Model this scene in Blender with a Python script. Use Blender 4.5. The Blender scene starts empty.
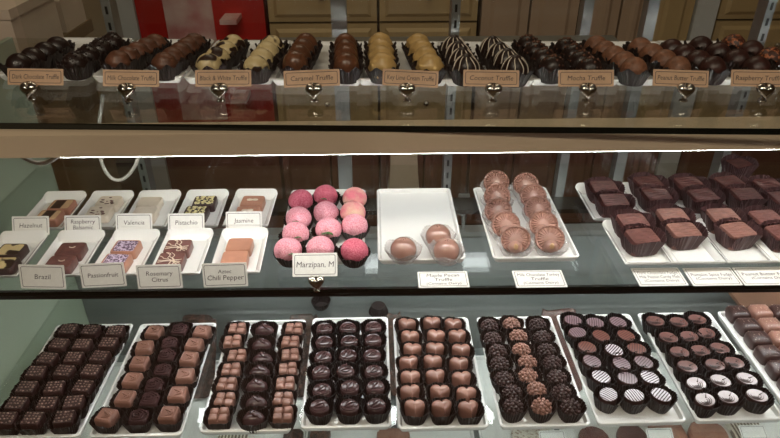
import bpy, bmesh, math, random
from mathutils import Vector, Matrix
random.seed(7)
PI = math.pi
R = math.radians
S = bpy.context.scene
COL = S.collection

# ------------------------------------------------------------------ camera
EYE = 1.45
F_PX, PITCH, YAW = 636.0, R(31.1), R(-1.5)

def ray(px, py):
    x = (px - 390) / F_PX; y = -(py - 219) / F_PX
    d = Vector((x, math.cos(PITCH) + y * math.sin(PITCH), -math.sin(PITCH) + y * math.cos(PITCH)))
    return Matrix.Rotation(YAW, 3, 'Z') @ d

def at_z(px, py, z):
    """point of the level plane at height z seen at that pixel"""
    d = ray(px, py); t = (z - EYE) / d.z
    return Vector((d.x * t, d.y * t, z))

def at_y(px, py, y):
    d = ray(px, py); t = y / d.y
    return Vector((d.x * t, y, EYE + d.z * t))

cam = bpy.data.cameras.new('camera'); co = bpy.data.objects.new('camera', cam); COL.objects.link(co)
co.location = (0, 0, EYE); co.rotation_euler = (PI / 2 - PITCH, 0, YAW)
cam.sensor_width = 36; cam.lens = 36 * F_PX / 780; cam.clip_start = 0.01
S.camera = co

# shelf heights (top faces)
Z_TOP, Z_MID, Z_LOW, Z_DECK = EYE - .228, EYE - .417, EYE - .625, EYE - .80

# ------------------------------------------------------------------ materials
def lin(r, g, b):
    f = lambda c: (c / 255) / 12.92 if c / 255 <= .04045 else ((c / 255 + .055) / 1.055) ** 2.4
    return (f(r), f(g), f(b), 1)

def new_mat(name):
    m = bpy.data.materials.new(name); m.use_nodes = True
    nt = m.node_tree; nt.nodes.clear()
    return m, nt, nt.nodes.new('ShaderNodeOutputMaterial')

def plain(name, rgb, rough=.5, metal=0, spec=.5, var=.0, bump=0, scale=60, rgb2=None, coat=0, lo=.4, hi=.65, sub=0, rand=0, detail=3):
    """principled surface with an object-space noise between two colours"""
    m, nt, out = new_mat(name); N = nt.nodes; L = nt.links
    p = N.new('ShaderNodeBsdfPrincipled'); L.new(p.outputs[0], out.inputs[0])
    p.inputs['Roughness'].default_value = rough; p.inputs['Metallic'].default_value = metal
    p.inputs['Specular IOR Level'].default_value = spec
    if coat: p.inputs['Coat Weight'].default_value = coat; p.inputs['Coat Roughness'].default_value = .12
    if sub:
        p.inputs['Subsurface Weight'].default_value = sub; p.inputs['Subsurface Radius'].default_value = (.004, .002, .001)
    c1 = lin(*rgb)
    if rgb2 is None: rgb2 = tuple(min(255, c * (1 + var)) for c in rgb)
    c2 = lin(*rgb2)
    tc = N.new('ShaderNodeTexCoord'); ns = N.new('ShaderNodeTexNoise')
    ns.inputs['Scale'].default_value = scale; ns.inputs['Detail'].default_value = detail
    vec = tc.outputs['Object']
    oi = N.new('ShaderNodeObjectInfo')
    ad = N.new('ShaderNodeVectorMath'); ad.operation = 'ADD'; L.new(vec, ad.inputs[0])
    sc = N.new('ShaderNodeMath'); sc.operation = 'MULTIPLY'; sc.inputs[1].default_value = 5.0; L.new(oi.outputs['Random'], sc.inputs[0])
    L.new(sc.outputs[0], ad.inputs[1]); L.new(ad.outputs[0], ns.inputs['Vector'])
    cr = N.new('ShaderNodeValToRGB'); cr.color_ramp.elements[0].position = lo; cr.color_ramp.elements[1].position = hi
    cr.color_ramp.elements[0].color = c1; cr.color_ramp.elements[1].color = c2
    L.new(ns.outputs['Fac'], cr.inputs[0])
    col = cr.outputs[0]
    if rand:
        hs = N.new('ShaderNodeHueSaturation'); L.new(col, hs.inputs['Color'])
        mr = N.new('ShaderNodeMapRange'); mr.inputs['To Min'].default_value = 1 - rand; mr.inputs['To Max'].default_value = 1 + rand
        L.new(oi.outputs['Random'], mr.inputs[0]); L.new(mr.outputs[0], hs.inputs['Value']); col = hs.outputs[0]
    L.new(col, p.inputs['Base Color'])
    if bump:
        b = N.new('ShaderNodeBump'); b.inputs['Strength'].default_value = bump; b.inputs['Distance'].default_value = .002
        L.new(ns.outputs['Fac'], b.inputs['Height']); L.new(b.outputs[0], p.inputs['Normal'])
    return m

def pane_mat(name, tint=(.95, .985, .965), f0=.04, rough=.02, gloss=(1, 1, 1), haze=0.0, haze_rgb=(.4, .5, .42)):
    """clear sheet: fresnel mix of see-through and mirror, the same from both faces; haze is a share of dull film"""
    m, nt, out = new_mat(name); N = nt.nodes; L = nt.links
    tr = N.new('ShaderNodeBsdfTransparent'); tr.inputs[0].default_value = (*tint, 1)
    gl = N.new('ShaderNodeBsdfGlossy'); gl.inputs[0].default_value = (*gloss, 1); gl.inputs['Roughness'].default_value = rough
    ge = N.new('ShaderNodeNewGeometry'); dt = N.new('ShaderNodeVectorMath'); dt.operation = 'DOT_PRODUCT'
    L.new(ge.outputs['Incoming'], dt.inputs[0]); L.new(ge.outputs['Normal'], dt.inputs[1])
    def mth(op, a, b=None):
        n = N.new('ShaderNodeMath'); n.operation = op
        for i, v in enumerate((a, b)):
            if v is None: continue
            if isinstance(v, (int, float)): n.inputs[i].default_value = v
            else: L.new(v, n.inputs[i])
        return n.outputs[0]
    c = mth('ABSOLUTE', dt.outputs['Value']); k = mth('POWER', mth('SUBTRACT', 1.0, c), 5.0)
    fr = mth('ADD', mth('MULTIPLY', k, 1 - f0), f0)
    mx = N.new('ShaderNodeMixShader'); L.new(fr, mx.inputs[0]); L.new(tr.outputs[0], mx.inputs[1]); L.new(gl.outputs[0], mx.inputs[2])
    res = mx.outputs[0]
    if haze:
        df = N.new('ShaderNodeBsdfDiffuse'); df.inputs[0].default_value = (*haze_rgb, 1)
        m2 = N.new('ShaderNodeMixShader'); m2.inputs[0].default_value = haze; L.new(res, m2.inputs[1]); L.new(df.outputs[0], m2.inputs[2]); res = m2.outputs[0]
    L.new(res, out.inputs[0])
    return m

def glow(name, rgb, strength):
    m, nt, out = new_mat(name)
    e = nt.nodes.new('ShaderNodeEmission'); e.inputs[0].default_value = (*rgb, 1); e.inputs[1].default_value = strength
    nt.links.new(e.outputs[0], out.inputs[0]); return m

def striped(name, dark, light, scale, dist, rough=.3, rings=False, lo=.55, hi=.68):
    """chocolate disc printed with a wavy transfer pattern"""
    m, nt, out = new_mat(name); N = nt.nodes; L = nt.links
    p = N.new('ShaderNodeBsdfPrincipled'); p.inputs['Roughness'].default_value = rough; L.new(p.outputs[0], out.inputs[0])
    tc = N.new('ShaderNodeTexCoord'); w = N.new('ShaderNodeTexWave')
    w.wave_type = 'RINGS' if rings else 'BANDS'
    if rings: w.rings_direction = 'Y'
    w.inputs['Scale'].default_value = scale; w.inputs['Distortion'].default_value = dist; w.inputs['Detail'].default_value = 1
    w.inputs['Detail Scale'].default_value = .8
    oi = N.new('ShaderNodeObjectInfo'); mp = N.new('ShaderNodeVectorMath'); mp.operation = 'ADD'
    sc = N.new('ShaderNodeMath'); sc.operation = 'MULTIPLY'; sc.inputs[1].default_value = .008; L.new(oi.outputs['Random'], sc.inputs[0])
    L.new(tc.outputs['Object'], mp.inputs[0]); L.new(sc.outputs[0], mp.inputs[1]); L.new(mp.outputs[0], w.inputs['Vector'])
    cr = N.new('ShaderNodeValToRGB'); cr.color_ramp.elements[0].position = lo; cr.color_ramp.elements[1].position = hi
    cr.color_ramp.elements[0].color = lin(*dark); cr.color_ramp.elements[1].color = lin(*light)
    L.new(w.outputs['Fac'], cr.inputs[0]); L.new(cr.outputs[0], p.inputs['Base Color'])
    return m

M = {}
M['dark'] = plain('dark chocolate', (54, 36, 34), .32, var=.18, scale=90, rand=.12)
M['dark_gloss'] = plain('glossy dark chocolate', (62, 42, 42), .2, var=.15, scale=60, rand=.12)
M['milk'] = plain('milk chocolate', (132, 95, 83), .3, var=.08, scale=50, rand=.07)
M['milk_gloss'] = plain('glossy milk chocolate', (148, 110, 98), .12, var=.05, scale=40, rand=.05, coat=.7)
M['heart'] = plain('milk chocolate of the hearts', (134, 95, 83), .2, var=.06, scale=50, rand=.08, coat=.4)
M['milk_light'] = plain('light milk chocolate', (172, 122, 101), .4, var=.06, scale=60, rand=.04)
M['crystal'] = plain('brown sugar grains', (120, 100, 92), .35, var=.4, scale=300, rand=.1)
M['salt'] = plain('salt grains', (225, 205, 190), .5, var=.1, scale=300)
M['cup'] = plain('dark brown glassine paper', (38, 29, 26), .45, var=.25, scale=40, rand=.1, spec=.3)
M['cup_red'] = plain('reddish brown glassine paper', (58, 37, 38), .45, var=.2, scale=40, rand=.08, spec=.35)
M['cup_black'] = plain('black glassine paper', (30, 25, 24), .42, var=.2, scale=40, spec=.3)
M['fudge'] = plain('fudge', (96, 62, 58), .36, var=.2, scale=120, bump=.25, rand=.1)
M['fudge_milk'] = plain('milk fudge', (122, 86, 78), .36, var=.15, scale=120, bump=.25, rand=.06)
M['fudge_dark'] = plain('dark fudge', (72, 42, 40), .38, var=.25, scale=120, bump=.25, rand=.08)
M['porcelain'] = plain('white porcelain', (232, 231, 229), .22, var=.01, scale=8, coat=.3)
M['card'] = plain('white card stock', (232, 230, 226), .8, var=.02, scale=200)
M['card_cream'] = plain('cream card stock', (208, 172, 142), .8, var=.03, scale=200)
M['ink'] = plain('ink', (70, 62, 66), .7)
M['ink_light'] = plain('pale ink', (120, 118, 125), .7)
M['chrome'] = plain('polished chrome', (205, 200, 192), .08, metal=1, var=.02)
M['edge'] = plain('dark green glass edge', (6, 16, 13), .12, var=.4, scale=20)
M['shelf'] = pane_mat('shelf glass', (.955, .974, .963), .05, .035)
M['front'] = pane_mat('front glass', (.97, .985, .975), .028, .01)
M['clear'] = pane_mat('clear plastic', (.93, .92, .92), .08, .12, haze=.20, haze_rgb=(.78, .76, .76))
M['side'] = pane_mat('dusty green side glass', (.62, .72, .60), .05, .18, haze=.78, haze_rgb=(.44, .51, .40))
M['alu'] = plain('brushed aluminium', (150, 152, 150), .35, metal=.8, var=.06, scale=30)
M['tan'] = plain('metal with painted tan reflection', (214, 192, 166), .4, metal=.1, var=.05, scale=6)  # floor reflection on the housing put into its tan colour
M['black'] = plain('black', (10, 10, 10), .4)
M['grey'] = plain('grey back panel', (112, 116, 115), .35, var=.06, scale=4)
M['led'] = glow('led diffuser', (1.0, .99, .975), 50)
M['led_low'] = glow('led diffuser low', (.98, .99, 1.0), 20)
M['led_front'] = glow('led diffuser front', (.98, .99, 1.0), 30)
M['led_deck'] = glow('led diffuser deck', (.98, .99, 1.0), 80)
M['led_rear'] = glow('rear led diffuser', (.97, .99, 1.0), 5)
M['pink'] = plain('pink sugar', (200, 112, 132), .8, scale=800, rgb2=(228, 172, 182), lo=.35, hi=.65, bump=.5, rand=.05, detail=3)
M['pink_red'] = plain('deep pink sugar', (174, 64, 88), .8, scale=800, rgb2=(210, 122, 140), lo=.38, hi=.68, bump=.5, detail=3)
M['pink_cream'] = plain('peach and cream sugar', (224, 124, 138), .8, scale=34, rgb2=(238, 206, 178), lo=.40, hi=.60, bump=.8, detail=8)
M['leaf'] = plain('green marzipan', (72, 104, 62), .6, var=.2)
M['cream_t'] = plain('cream coating', (190, 156, 100), .35, var=.08, scale=60, rand=.04)
M['bw'] = plain('white coating with dark streaks', (52, 34, 26), .35, scale=75, rgb2=(212, 190, 142), lo=.42, hi=.47, detail=1)
M['truf_dark'] = plain('dark truffle', (36, 23, 20), .35, var=.25, scale=150, bump=.3, rand=.1)
M['truf_milk'] = plain('milk truffle', (92, 58, 42), .42, var=.2, scale=150, bump=.35, rand=.08)
M['truf_pb'] = plain('peanut butter truffle', (116, 78, 58), .5, var=.22, scale=200, bump=.5, rand=.08)
M['truf_car'] = plain('caramel truffle', (92, 58, 40), .28, var=.25, scale=90, bump=.2)
M['truf_rasp'] = plain('raspberry truffle', (52, 28, 24), .4, var=.3, scale=120, bump=.4, rand=.15)
M['truf_red'] = plain('copper dusted truffle', (70, 36, 26), .4, scale=260, rgb2=(188, 112, 72), lo=.5, hi=.6, bump=.6)
M['white_choc'] = plain('white chocolate', (222, 208, 190), .4, var=.04, scale=60)
M['white_fleck'] = plain('white chocolate with flecks', (232, 220, 206), .4, scale=260, rgb2=(136, 70, 66), lo=.62, hi=.66)
M['purple'] = plain('purple print', (206, 190, 214), .4, scale=420, rgb2=(84, 58, 84), lo=.47, hi=.53, detail=1)
M['pist'] = plain('pistachio crumbs', (222, 210, 160), .6, scale=300, rgb2=(150, 138, 84), lo=.5, hi=.65, bump=.6)
M['hazel'] = striped('hazelnut stripe', (66, 40, 30), (212, 176, 138), 14, 1.2)
M['bark_dark'] = plain('crumbly dark bark', (50, 34, 28), .6, scale=130, rgb2=(112, 72, 58), lo=.45, hi=.7, bump=1.0, detail=8)
M['bark_milk'] = plain('milk bark', (156, 112, 94), .45, var=.1, scale=60, bump=.3)
M['bark_white'] = plain('speckled white bark', (222, 214, 202), .5, scale=240, rgb2=(160, 138, 120), lo=.52, hi=.6, bump=.3)
M['bark_stripe'] = striped('striped bark', (128, 112, 100), (236, 228, 214), 60, 1.0)
M['str_a'] = striped('fine stripes with painted gloss', (52, 40, 42), (182, 172, 178), 96, 2.4, lo=.3, hi=.55, rough=.26)  # pale tone carries the white gloss of the front discs
M['str_b'] = striped('faint mauve stripes', (70, 50, 52), (124, 102, 108), 96, 2.6, lo=.3, hi=.6)
M['str_c'] = striped('reddish stripes', (74, 42, 38), (112, 68, 58), 96, 1.6, lo=.4, hi=.7)
M['swirl_a'] = plain('transfer print with painted gloss', (176, 164, 165), .25, var=.04, scale=200)  # white gloss of the front two rows put into the print colour
M['swirl_b'] = plain('brown transfer print', (104, 74, 70), .25, var=.1, scale=200)
M['gold'] = plain('tip with painted golden highlight', (214, 170, 126), .12, metal=.4, coat=.5)  # golden highlight on the shiny head put into its colour
M['cup_top'] = plain('dark truffle cup paper', (34, 23, 20), .45, var=.2, scale=40, rand=.1)
M['brown_door'] = plain('reddish brown lower fronts', (104, 70, 58), .4, scale=5, rgb2=(134, 98, 82), lo=.3, hi=.8)  # darker brown tone for the lower halves of the units
M['wood'] = plain('dark brown floor boards', (84, 54, 40), .35, scale=3, rgb2=(120, 84, 64), lo=.3, hi=.8)
M['cab'] = plain('cream painted wood', (182, 156, 112), .5, var=.04, scale=4)
M['cab_pink'] = plain('pale painted wood', (176, 150, 126), .5, var=.04, scale=4)
M['gap'] = plain('dark seam', (70, 54, 36), .7)
M['red'] = plain('red lacquer', (176, 30, 26), .4, var=.1, scale=3)
M['poster'] = plain('pale pink print', (196, 120, 120), .6, scale=9, rgb2=(226, 196, 190), lo=.35, hi=.65)
M['wallp'] = plain('cream wall', (190, 168, 136), .7, var=.04, scale=2)
M['paper'] = plain('white cardboard', (216, 198, 178), .7, var=.03, scale=12)
M['olive'] = plain('olive brown wood', (112, 92, 62), .5, var=.2, scale=5)
M['cable'] = plain('white cable', (200, 200, 192), .45)
M['steel'] = plain('grey steel', (126, 128, 126), .3, metal=.7)
M['board'] = plain('brown board', (86, 62, 48), .5, var=.2, scale=8)
M['deckpaint'] = plain('grey deck paint', (118, 124, 124), .4, var=.03, scale=5)
M['whitepaint'] = plain('white paint', (206, 208, 206), .5, var=.02)

# ------------------------------------------------------------------ mesh builder
class MB:
    def __init__(s): s.v = []; s.f = []; s.m = []; s.mi = 0
    def add(s, vs, fs):
        b = len(s.v); s.v += [tuple(v) for v in vs]
        for f in fs: s.f.append(tuple(i + b for i in f)); s.m.append(s.mi)
        return s
    def loft(s, rings, cap0=True, cap1=True):
        n = len(rings[0]); vs = [p for r in rings for p in r]; fs = []
        for k in range(len(rings) - 1):
            for i in range(n):
                j = (i + 1) % n
                fs.append((k * n + i, k * n + j, (k + 1) * n + j, (k + 1) * n + i))
        if cap0: fs.append(tuple(range(n - 1, -1, -1)))
        if cap1: fs.append(tuple((len(rings) - 1) * n + i for i in range(n)))
        return s.add(vs, fs)
    def box(s, x0, x1, y0, y1, z0, z1):
        v = [(x, y, z) for z in (z0, z1) for y in (y0, y1) for x in (x0, x1)]
        return s.add(v, [(0, 2, 3, 1), (4, 5, 7, 6), (0, 1, 5, 4), (2, 6, 7, 3), (0, 4, 6, 2), (1, 3, 7, 5)])
    def tube(s, pts, r, seg=6, closed=False):
        pts = [Vector(p) for p in pts]; n = len(pts); rings = []
        for i, p in enumerate(pts):
            a = pts[(i - 1) % n] if (closed or i) else p; b = pts[(i + 1) % n] if (closed or i < n - 1) else p
            t = (b - a).normalized() if (b - a).length > 1e-9 else Vector((1, 0, 0))
            u = t.cross(Vector((0, 0, 1)))
            if u.length < 1e-3: u = t.cross(Vector((0, 1, 0)))
            u.normalize(); w = u.cross(t)
            rr = r(i / max(1, n - 1)) if callable(r) else r
            rings.append([p + (u * math.cos(q) + w * math.sin(q)) * rr for q in [2 * PI * k / seg for k in range(seg)]])
        if closed: rings.append(rings[0])
        return s.loft(rings, not closed, not closed)
    def ball(s, c, r, sx=1, sy=1, sz=1, u=10, w=6):
        rings = []
        for j in range(w + 1):
            a = -PI / 2 + PI * j / w; cr = max(math.cos(a), .02)
            rings.append([(c[0] + r * sx * cr * math.cos(2 * PI * i / u), c[1] + r * sy * cr * math.sin(2 * PI * i / u), c[2] + r * sz * math.sin(a)) for i in range(u)])
        return s.loft(rings)
    def mesh(s, name, mats, smooth=40):
        me = bpy.data.meshes.new(name); me.from_pydata(s.v, [], s.f)
        for m in mats: me.materials.append(M[m])
        for p, i in zip(me.polygons, s.m): p.material_index = i
        bm = bmesh.new(); bm.from_mesh(me); bmesh.ops.recalc_face_normals(bm, faces=bm.faces); bm.to_mesh(me); bm.free()
        if smooth:
            for p in me.polygons: p.use_smooth = True
            me.set_sharp_from_angle(angle=R(smooth))
        me.update(); return me

def obj(name, me, parent=None, loc=(0, 0, 0), rot=(0, 0, 0), scale=None):
    o = bpy.data.objects.new(name, me); COL.objects.link(o); o.location = loc; o.rotation_euler = rot
    if scale: o.scale = scale
    if parent: o.parent = parent
    return o

def tag(o, label, cat, group=None):
    o['label'] = label; o['category'] = cat
    if group: o['group'] = group
    return o

def thing(name, label, cat, loc, rotz=0, group=None):
    o = bpy.data.objects.new(name, None); COL.objects.link(o); o.empty_display_size = .01
    o.location = loc; o.rotation_euler = (0, 0, rotz)
    return tag(o, label, cat, group)

def struct(name, me, loc=(0, 0, 0)):
    o = obj(name, me, None, loc); o['kind'] = 'structure'; return o

def copy_thing(src, loc, rotz, label, group=None, scale=None):
    c = src.copy(); COL.objects.link(c); c.location = loc; c.rotation_euler = (0, 0, rotz)
    if scale: c.scale = scale
    c['label'] = label
    if group: c['group'] = group
    for ch in src.children:
        d = ch.copy(); COL.objects.link(d); d.parent = c
        for g in ch.children:
            e = g.copy(); COL.objects.link(e); e.parent = d
    return c

# ---- outlines
def sup(a, b, n=2.0, N=40, ph=0):
    out = []
    for i in range(N):
        t = 2 * PI * i / N + ph; c, s_ = math.cos(t), math.sin(t)
        out.append((a * math.copysign(abs(c) ** (2 / n), c), b * math.copysign(abs(s_) ** (2 / n), s_)))
    return out
def heart2(a, b, N=48):
    pts = []
    for i in range(N):
        t = 2 * PI * i / N
        pts.append((a * math.sin(t) ** 3, b * (13 * math.cos(t) - 5 * math.cos(2 * t) - 2 * math.cos(3 * t) - math.cos(4 * t) + 2.5) / 14.5))
    return pts
def rrect(w, l, r, k=5):
    pts = []
    for cx, cy, a0 in ((w / 2 - r, l / 2 - r, 0), (-w / 2 + r, l / 2 - r, 90), (-w / 2 + r, -l / 2 + r, 180), (w / 2 - r, -l / 2 + r, 270)):
        for i in range(k + 1):
            a = R(a0 + 90 * i / k); pts.append((cx + r * math.cos(a), cy + r * math.sin(a)))
    return pts
def solid(mb, outline, prof):
    """loft an outline through (scale, z) steps"""
    return mb.loft([[(x * s_, y * s_, z) for x, y in outline] for s_, z in prof])
def dome(h, z0=0, k=6, side=.35):
    pr = [(.92, z0), (1, z0 + h * .12), (1, z0 + h * side)]
    for i in range(1, k + 1):
        a = PI / 2 * i / k
        pr.append((max(math.cos(a), .04), z0 + h * (side + (1 - side) * math.sin(a))))
    return pr
def slab(h, bev=.15, z0=0, e=.9):
    return [(.96, z0), (1, z0 + h * .08), (.985, z0 + h * (1 - bev)), (.965, z0 + h * (1 - bev * .4)), (e, z0 + h), (e * .5, z0 + h * 1.005)]

# ---- paper cups
def cup_mesh(name, rx, ry, bx, by, h, mat, n=3.0, flutes=30, petal=0, lobes=8, amp=.035):
    mb = MB(); N = flutes * 2
    def ring(a, b, z, k, wav=0, off=0):
        o = sup(a, b, n, N)
        return [(x * (1 + k * (1 if i % 2 else -1)) * (1 - off / max(a, .001)), y * (1 + k * (1 if i % 2 else -1)) * (1 - off / max(a, .001)),
                 z + wav * math.cos(lobes * 2 * PI * i / N)) for i, (x, y) in enumerate(o)]
    t = .00035
    rings = [ring(bx * .94, by * .94, 0, 0), ring(bx, by, .0008, amp * .6), ring((bx + rx) / 2, (by + ry) / 2, h * .52, amp), ring(rx, ry, h, amp, petal),
             ring(rx, ry, h, amp, petal, t), ring((bx + rx) / 2, (by + ry) / 2, h * .52, amp, 0, t), ring(bx, by, .0016, amp * .5, 0, t), ring(bx * .5, by * .5, .0012, 0)]
    mb.loft(rings)
    return mb.mesh(name, [mat], 0)

# ---- chocolates (all sit from z=.0015 upward)
B0 = .0016
def on_top(pts2, z): return [(x, y, z) for x, y in pts2]

def ch_speckled():                                   # dark square topped with coarse grains
    mb = MB(); solid(mb, sup(.0116, .0106, 7), slab(.0205, .14, B0)); mb.mi = 1
    rnd = random.Random(3)
    for i in range(5):
        for j in range(4):
            x = -.0082 + .0041 * i + rnd.uniform(-.0009, .0009); y = -.0068 + .0045 * j + rnd.uniform(-.0009, .0009)
            mb.ball((x, y, B0 + .0207), rnd.uniform(.0007, .0013), 1.2, 1, .8, 6, 4)
    return mb.mesh('speckled square', ['dark', 'crystal'])
def ch_swirl_square():                               # milk square with an embossed leaf scroll
    mb = MB(); solid(mb, sup(.0112, .0108, 8), slab(.0215, .16, B0, .86))
    z = B0 + .0216
    mb.tube(on_top(sup(.0088, .0084, 6, 32), z), .0009, 5, True)
    pts = [(.0058 * math.sin(1.7 * PI * t - .5) * (1 - .25 * t), -.0058 + .0116 * t, z) for t in [i / 16 for i in range(17)]]
    mb.tube(pts, lambda t: .0006 + .0016 * math.sin(PI * t), 6)
    pts = [(.0025 + .0028 * math.cos(2.2 * PI * t), .001 + .0030 * math.sin(2.2 * PI * t), z) for t in [i / 14 for i in range(15)]]
    mb.tube(pts, .0010, 5)
    return mb.mesh('scroll square', ['milk'])
def ch_rose():                                       # dark low dome with a piped rose
    mb = MB(); solid(mb, sup(.0116, .0108, 4.5), slab(.0175, .25, B0, .84))
    pts = []
    for i in range(64):
        t = i / 63; a = 2 * PI * 2.6 * t; r = .0095 * (1 - t) + .0006
        r *= 1 + .08 * math.sin(5 * a)
        pts.append((r * math.cos(a), r * .93 * math.sin(a), B0 + .0177 + .0024 * t))
    mb.tube(pts, .0014, 6)
    return mb.mesh('rose', ['dark_gloss'])
def ch_blocks():                                     # 2 x 2 milk block with rolled segments
    mb = MB(); solid(mb, sup(.0120, .0105, 9), slab(.0150, .1, B0, .95))
    for sx in (-1, 1):
        for sy in (-1, 1):
            cx, cy = sx * .0058, sy * .0051; hh = .0062 if sx * sy > 0 else .0048
            mb.loft([[(cx + x * q, cy + y * q, B0 + .0145 + z) for x, y in sup(.0057, .0050, 5, 20)] for q, z in ((1, 0), (1, hh * .35), (.9, hh * .75), (.66, hh * .96), (.3, hh))])
    return mb.mesh('block', ['milk'])
def ch_oval():
    mb = MB(); solid(mb, sup(.0146, .0108, 2.2), dome(.0215, B0, 7, .4))
    pts = [(-.008 + .016 * t, .0032 * math.sin(2 * PI * t), B0 + .0217 - .0035 * (2 * t - 1) ** 2 - .0006) for t in [i / 18 for i in range(19)]]
    mb.tube(pts, lambda t: .0006 + .0016 * math.sin(PI * t), 6)
    pts = [(.004 * math.cos(a), .002 + .0028 * math.sin(a), B0 + .0208) for a in [PI * 1.4 * i / 12 for i in range(13)]]
    mb.tube(pts, .0007, 5)
    return mb.mesh('oval', ['dark_gloss'])
def ch_leaf_round():
    mb = MB(); o = sup(.0126, .0114, 2)
    solid(mb, o, [(.94, B0), (1, B0 + .003), (1, B0 + .0165), (.96, B0 + .019), (.86, B0 + .0203), (.6, B0 + .0212), (.3, B0 + .0216), (.05, B0 + .0217)])
    z = B0 + .0212
    mb.tube(on_top(sup(.0098, .0088, 2, 32), z - .0006), .0010, 5, True)
    mb.tube([(-.0062 + .0124 * t, -.0050 + .0100 * t + .002 * math.sin(PI * t), z + .0005) for t in [i / 10 for i in range(11)]], lambda t: .0006 + .0014 * math.sin(PI * t), 6)
    for k in (-1, 1):
        mb.tube([(-.004 + .009 * t - k * .0032 * math.sin(PI * t), -.004 + .009 * t + k * .0032 * math.sin(PI * t), z + .0003) for t in [i / 10 for i in range(11)]], .0009, 5)
    return mb.mesh('leaf round', ['dark_gloss'])
def ch_heart():
    mb = MB(); o = heart2(.0130, .0112)
    mb.loft([[(x * s_, y * s_ + (1 - s_) * .0012, z) for x, y in o] for s_, z in
             [(.93, B0), (1, B0 + .002), (1, B0 + .0165), (.965, B0 + .0190), (.88, B0 + .0212), (.72, B0 + .0228), (.5, B0 + .0237), (.25, B0 + .0241), (.03, B0 + .0242)]])
    return mb.mesh('heart', ['heart'], 60)
def ch_cluster(mat):
    mb = MB(); solid(mb, sup(.0112, .0104, 2), dome(.0225, B0, 6, .5)); rnd = random.Random(5)
    for k, (el, n) in enumerate(((2, 12), (26, 11), (48, 8), (69, 4), (90, 1))):
        for i in range(n):
            a = 2 * PI * (i + .5 * (k % 2)) / n; e = R(el)
            mb.ball((.0110 * math.cos(e) * math.cos(a), .0102 * math.cos(e) * math.sin(a), B0 + .0135 + .0092 * math.sin(e)), .0025 * rnd.uniform(.85, 1.15), u=10, w=6)
    return mb.mesh('nut cluster', [mat])
def ch_disc(mat, swirl=None):
    mb = MB(); a, b = .0128, .0110
    solid(mb, sup(a, b, 2, 44), [(.93, B0), (1, B0 + .003), (1, B0 + .0175), (.98, B0 + .0187), (.95, B0 + .0190), (.92, B0 + .0190)]); mb.mi = 1
    solid(mb, sup(a, b, 2, 44), [(.93, B0 + .0188), (.925, B0 + .0192), (.6, B0 + .0194), (.05, B0 + .0195)])
    if swirl:                                          # brushed strokes curling across the print
        mb.mi = 2; z = B0 + .0195
        for k, (r0, w) in enumerate(((.0094, .0008), (.0063, .0011), (.0033, .0009))):
            pts = [(-.002 + r0 * math.cos(q) * .95, -.0005 + (r0 * .82) * math.sin(q) - .0006 * k, z) for q in [PI * (.85 + .10 * k) + PI * (1.2 - .04 * k) * i / 14 for i in range(15)]]
            mb.tube(pts, lambda t, w=w: w * (.15 + .85 * math.sin(PI * t)), 6)
        mb.tube([(.002 + .006 * t, .001 + .006 * t, z) for t in [i / 8 for i in range(9)]], lambda t: .0008 * (1 - t) + .0002, 6)
    return mb.mesh('disc', ['dark', mat] + ([swirl] if swirl else []))
def ch_pillow(mat):
    mb = MB(); solid(mb, sup(.0152, .0134, 5), [(.94, 0), (1, .002), (1.0, .009), (.97, .0128), (.88, .0155), (.7, .0172), (.4, .0181), (.05, .0184)]); mb.mi = 1
    rnd = random.Random(11)
    for i in range(26):
        x, y = rnd.uniform(-.012, .012), rnd.uniform(-.0095, .0105)
        mb.ball((x, y, .0182 - .0045 * max(abs(x) / .0152, abs(y) / .0134) ** 3), rnd.uniform(.00035, .0006), u=5, w=3)
    return mb.mesh('pillow', [mat, 'salt'])

def dome_truffle(name, mat, r=.0138, h=.026, ridges=0, drape=0, crumbs=0, extra=None, peak=0, drizzle=False):
    mb = MB(); N = 44; rings = []; rnd = random.Random(hash(name) % 99)
    K = 12
    for j in range(K + 1):
        a = -.5 + (PI / 2 + .5) * j / K
        rr = r * max(math.cos(a), .02); z = B0 + h * .42 + h * .58 * math.sin(a)
        if peak and a > .9: z += peak * (a - .9) / .67
        rings.append([])
        for i in range(N):
            t = 2 * PI * i / N
            q = 1 + (ridges * math.sin(a * 9 + t) if ridges else 0) + (drape * math.sin(5 * t + 3 * a) * math.cos(a) if drape else 0)
            rings[-1].append((rr * q * math.cos(t), rr * q * math.sin(t), max(B0, z)))
    mb.loft(rings)
    if crumbs:
        mb.mi = 1
        for i in range(crumbs):
            a = rnd.uniform(.0, 1.5); t = rnd.uniform(0, 2 * PI)
            mb.ball((r * math.cos(a) * math.cos(t), r * math.cos(a) * math.sin(t), B0 + h * .42 + h * .58 * math.sin(a)), rnd.uniform(.0008, .0017), u=6, w=4)
    if drizzle:
        mb.mi = 1
        for k in range(9):
            t = 2 * PI * k / 9
            mb.tube([((r + .0003) * math.cos(a) * math.cos(t + .1 * math.sin(4 * a)), (r + .0003) * math.cos(a) * math.sin(t + .1 * math.sin(4 * a)), B0 + h * .42 + (h * .58 + .0003) * math.sin(a)) for a in [1.5 - 1.5 * i / 8 for i in range(9)]], .0006, 5)
    return mb.mesh(name, [mat] + ([extra] if extra else []), 50)

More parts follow.
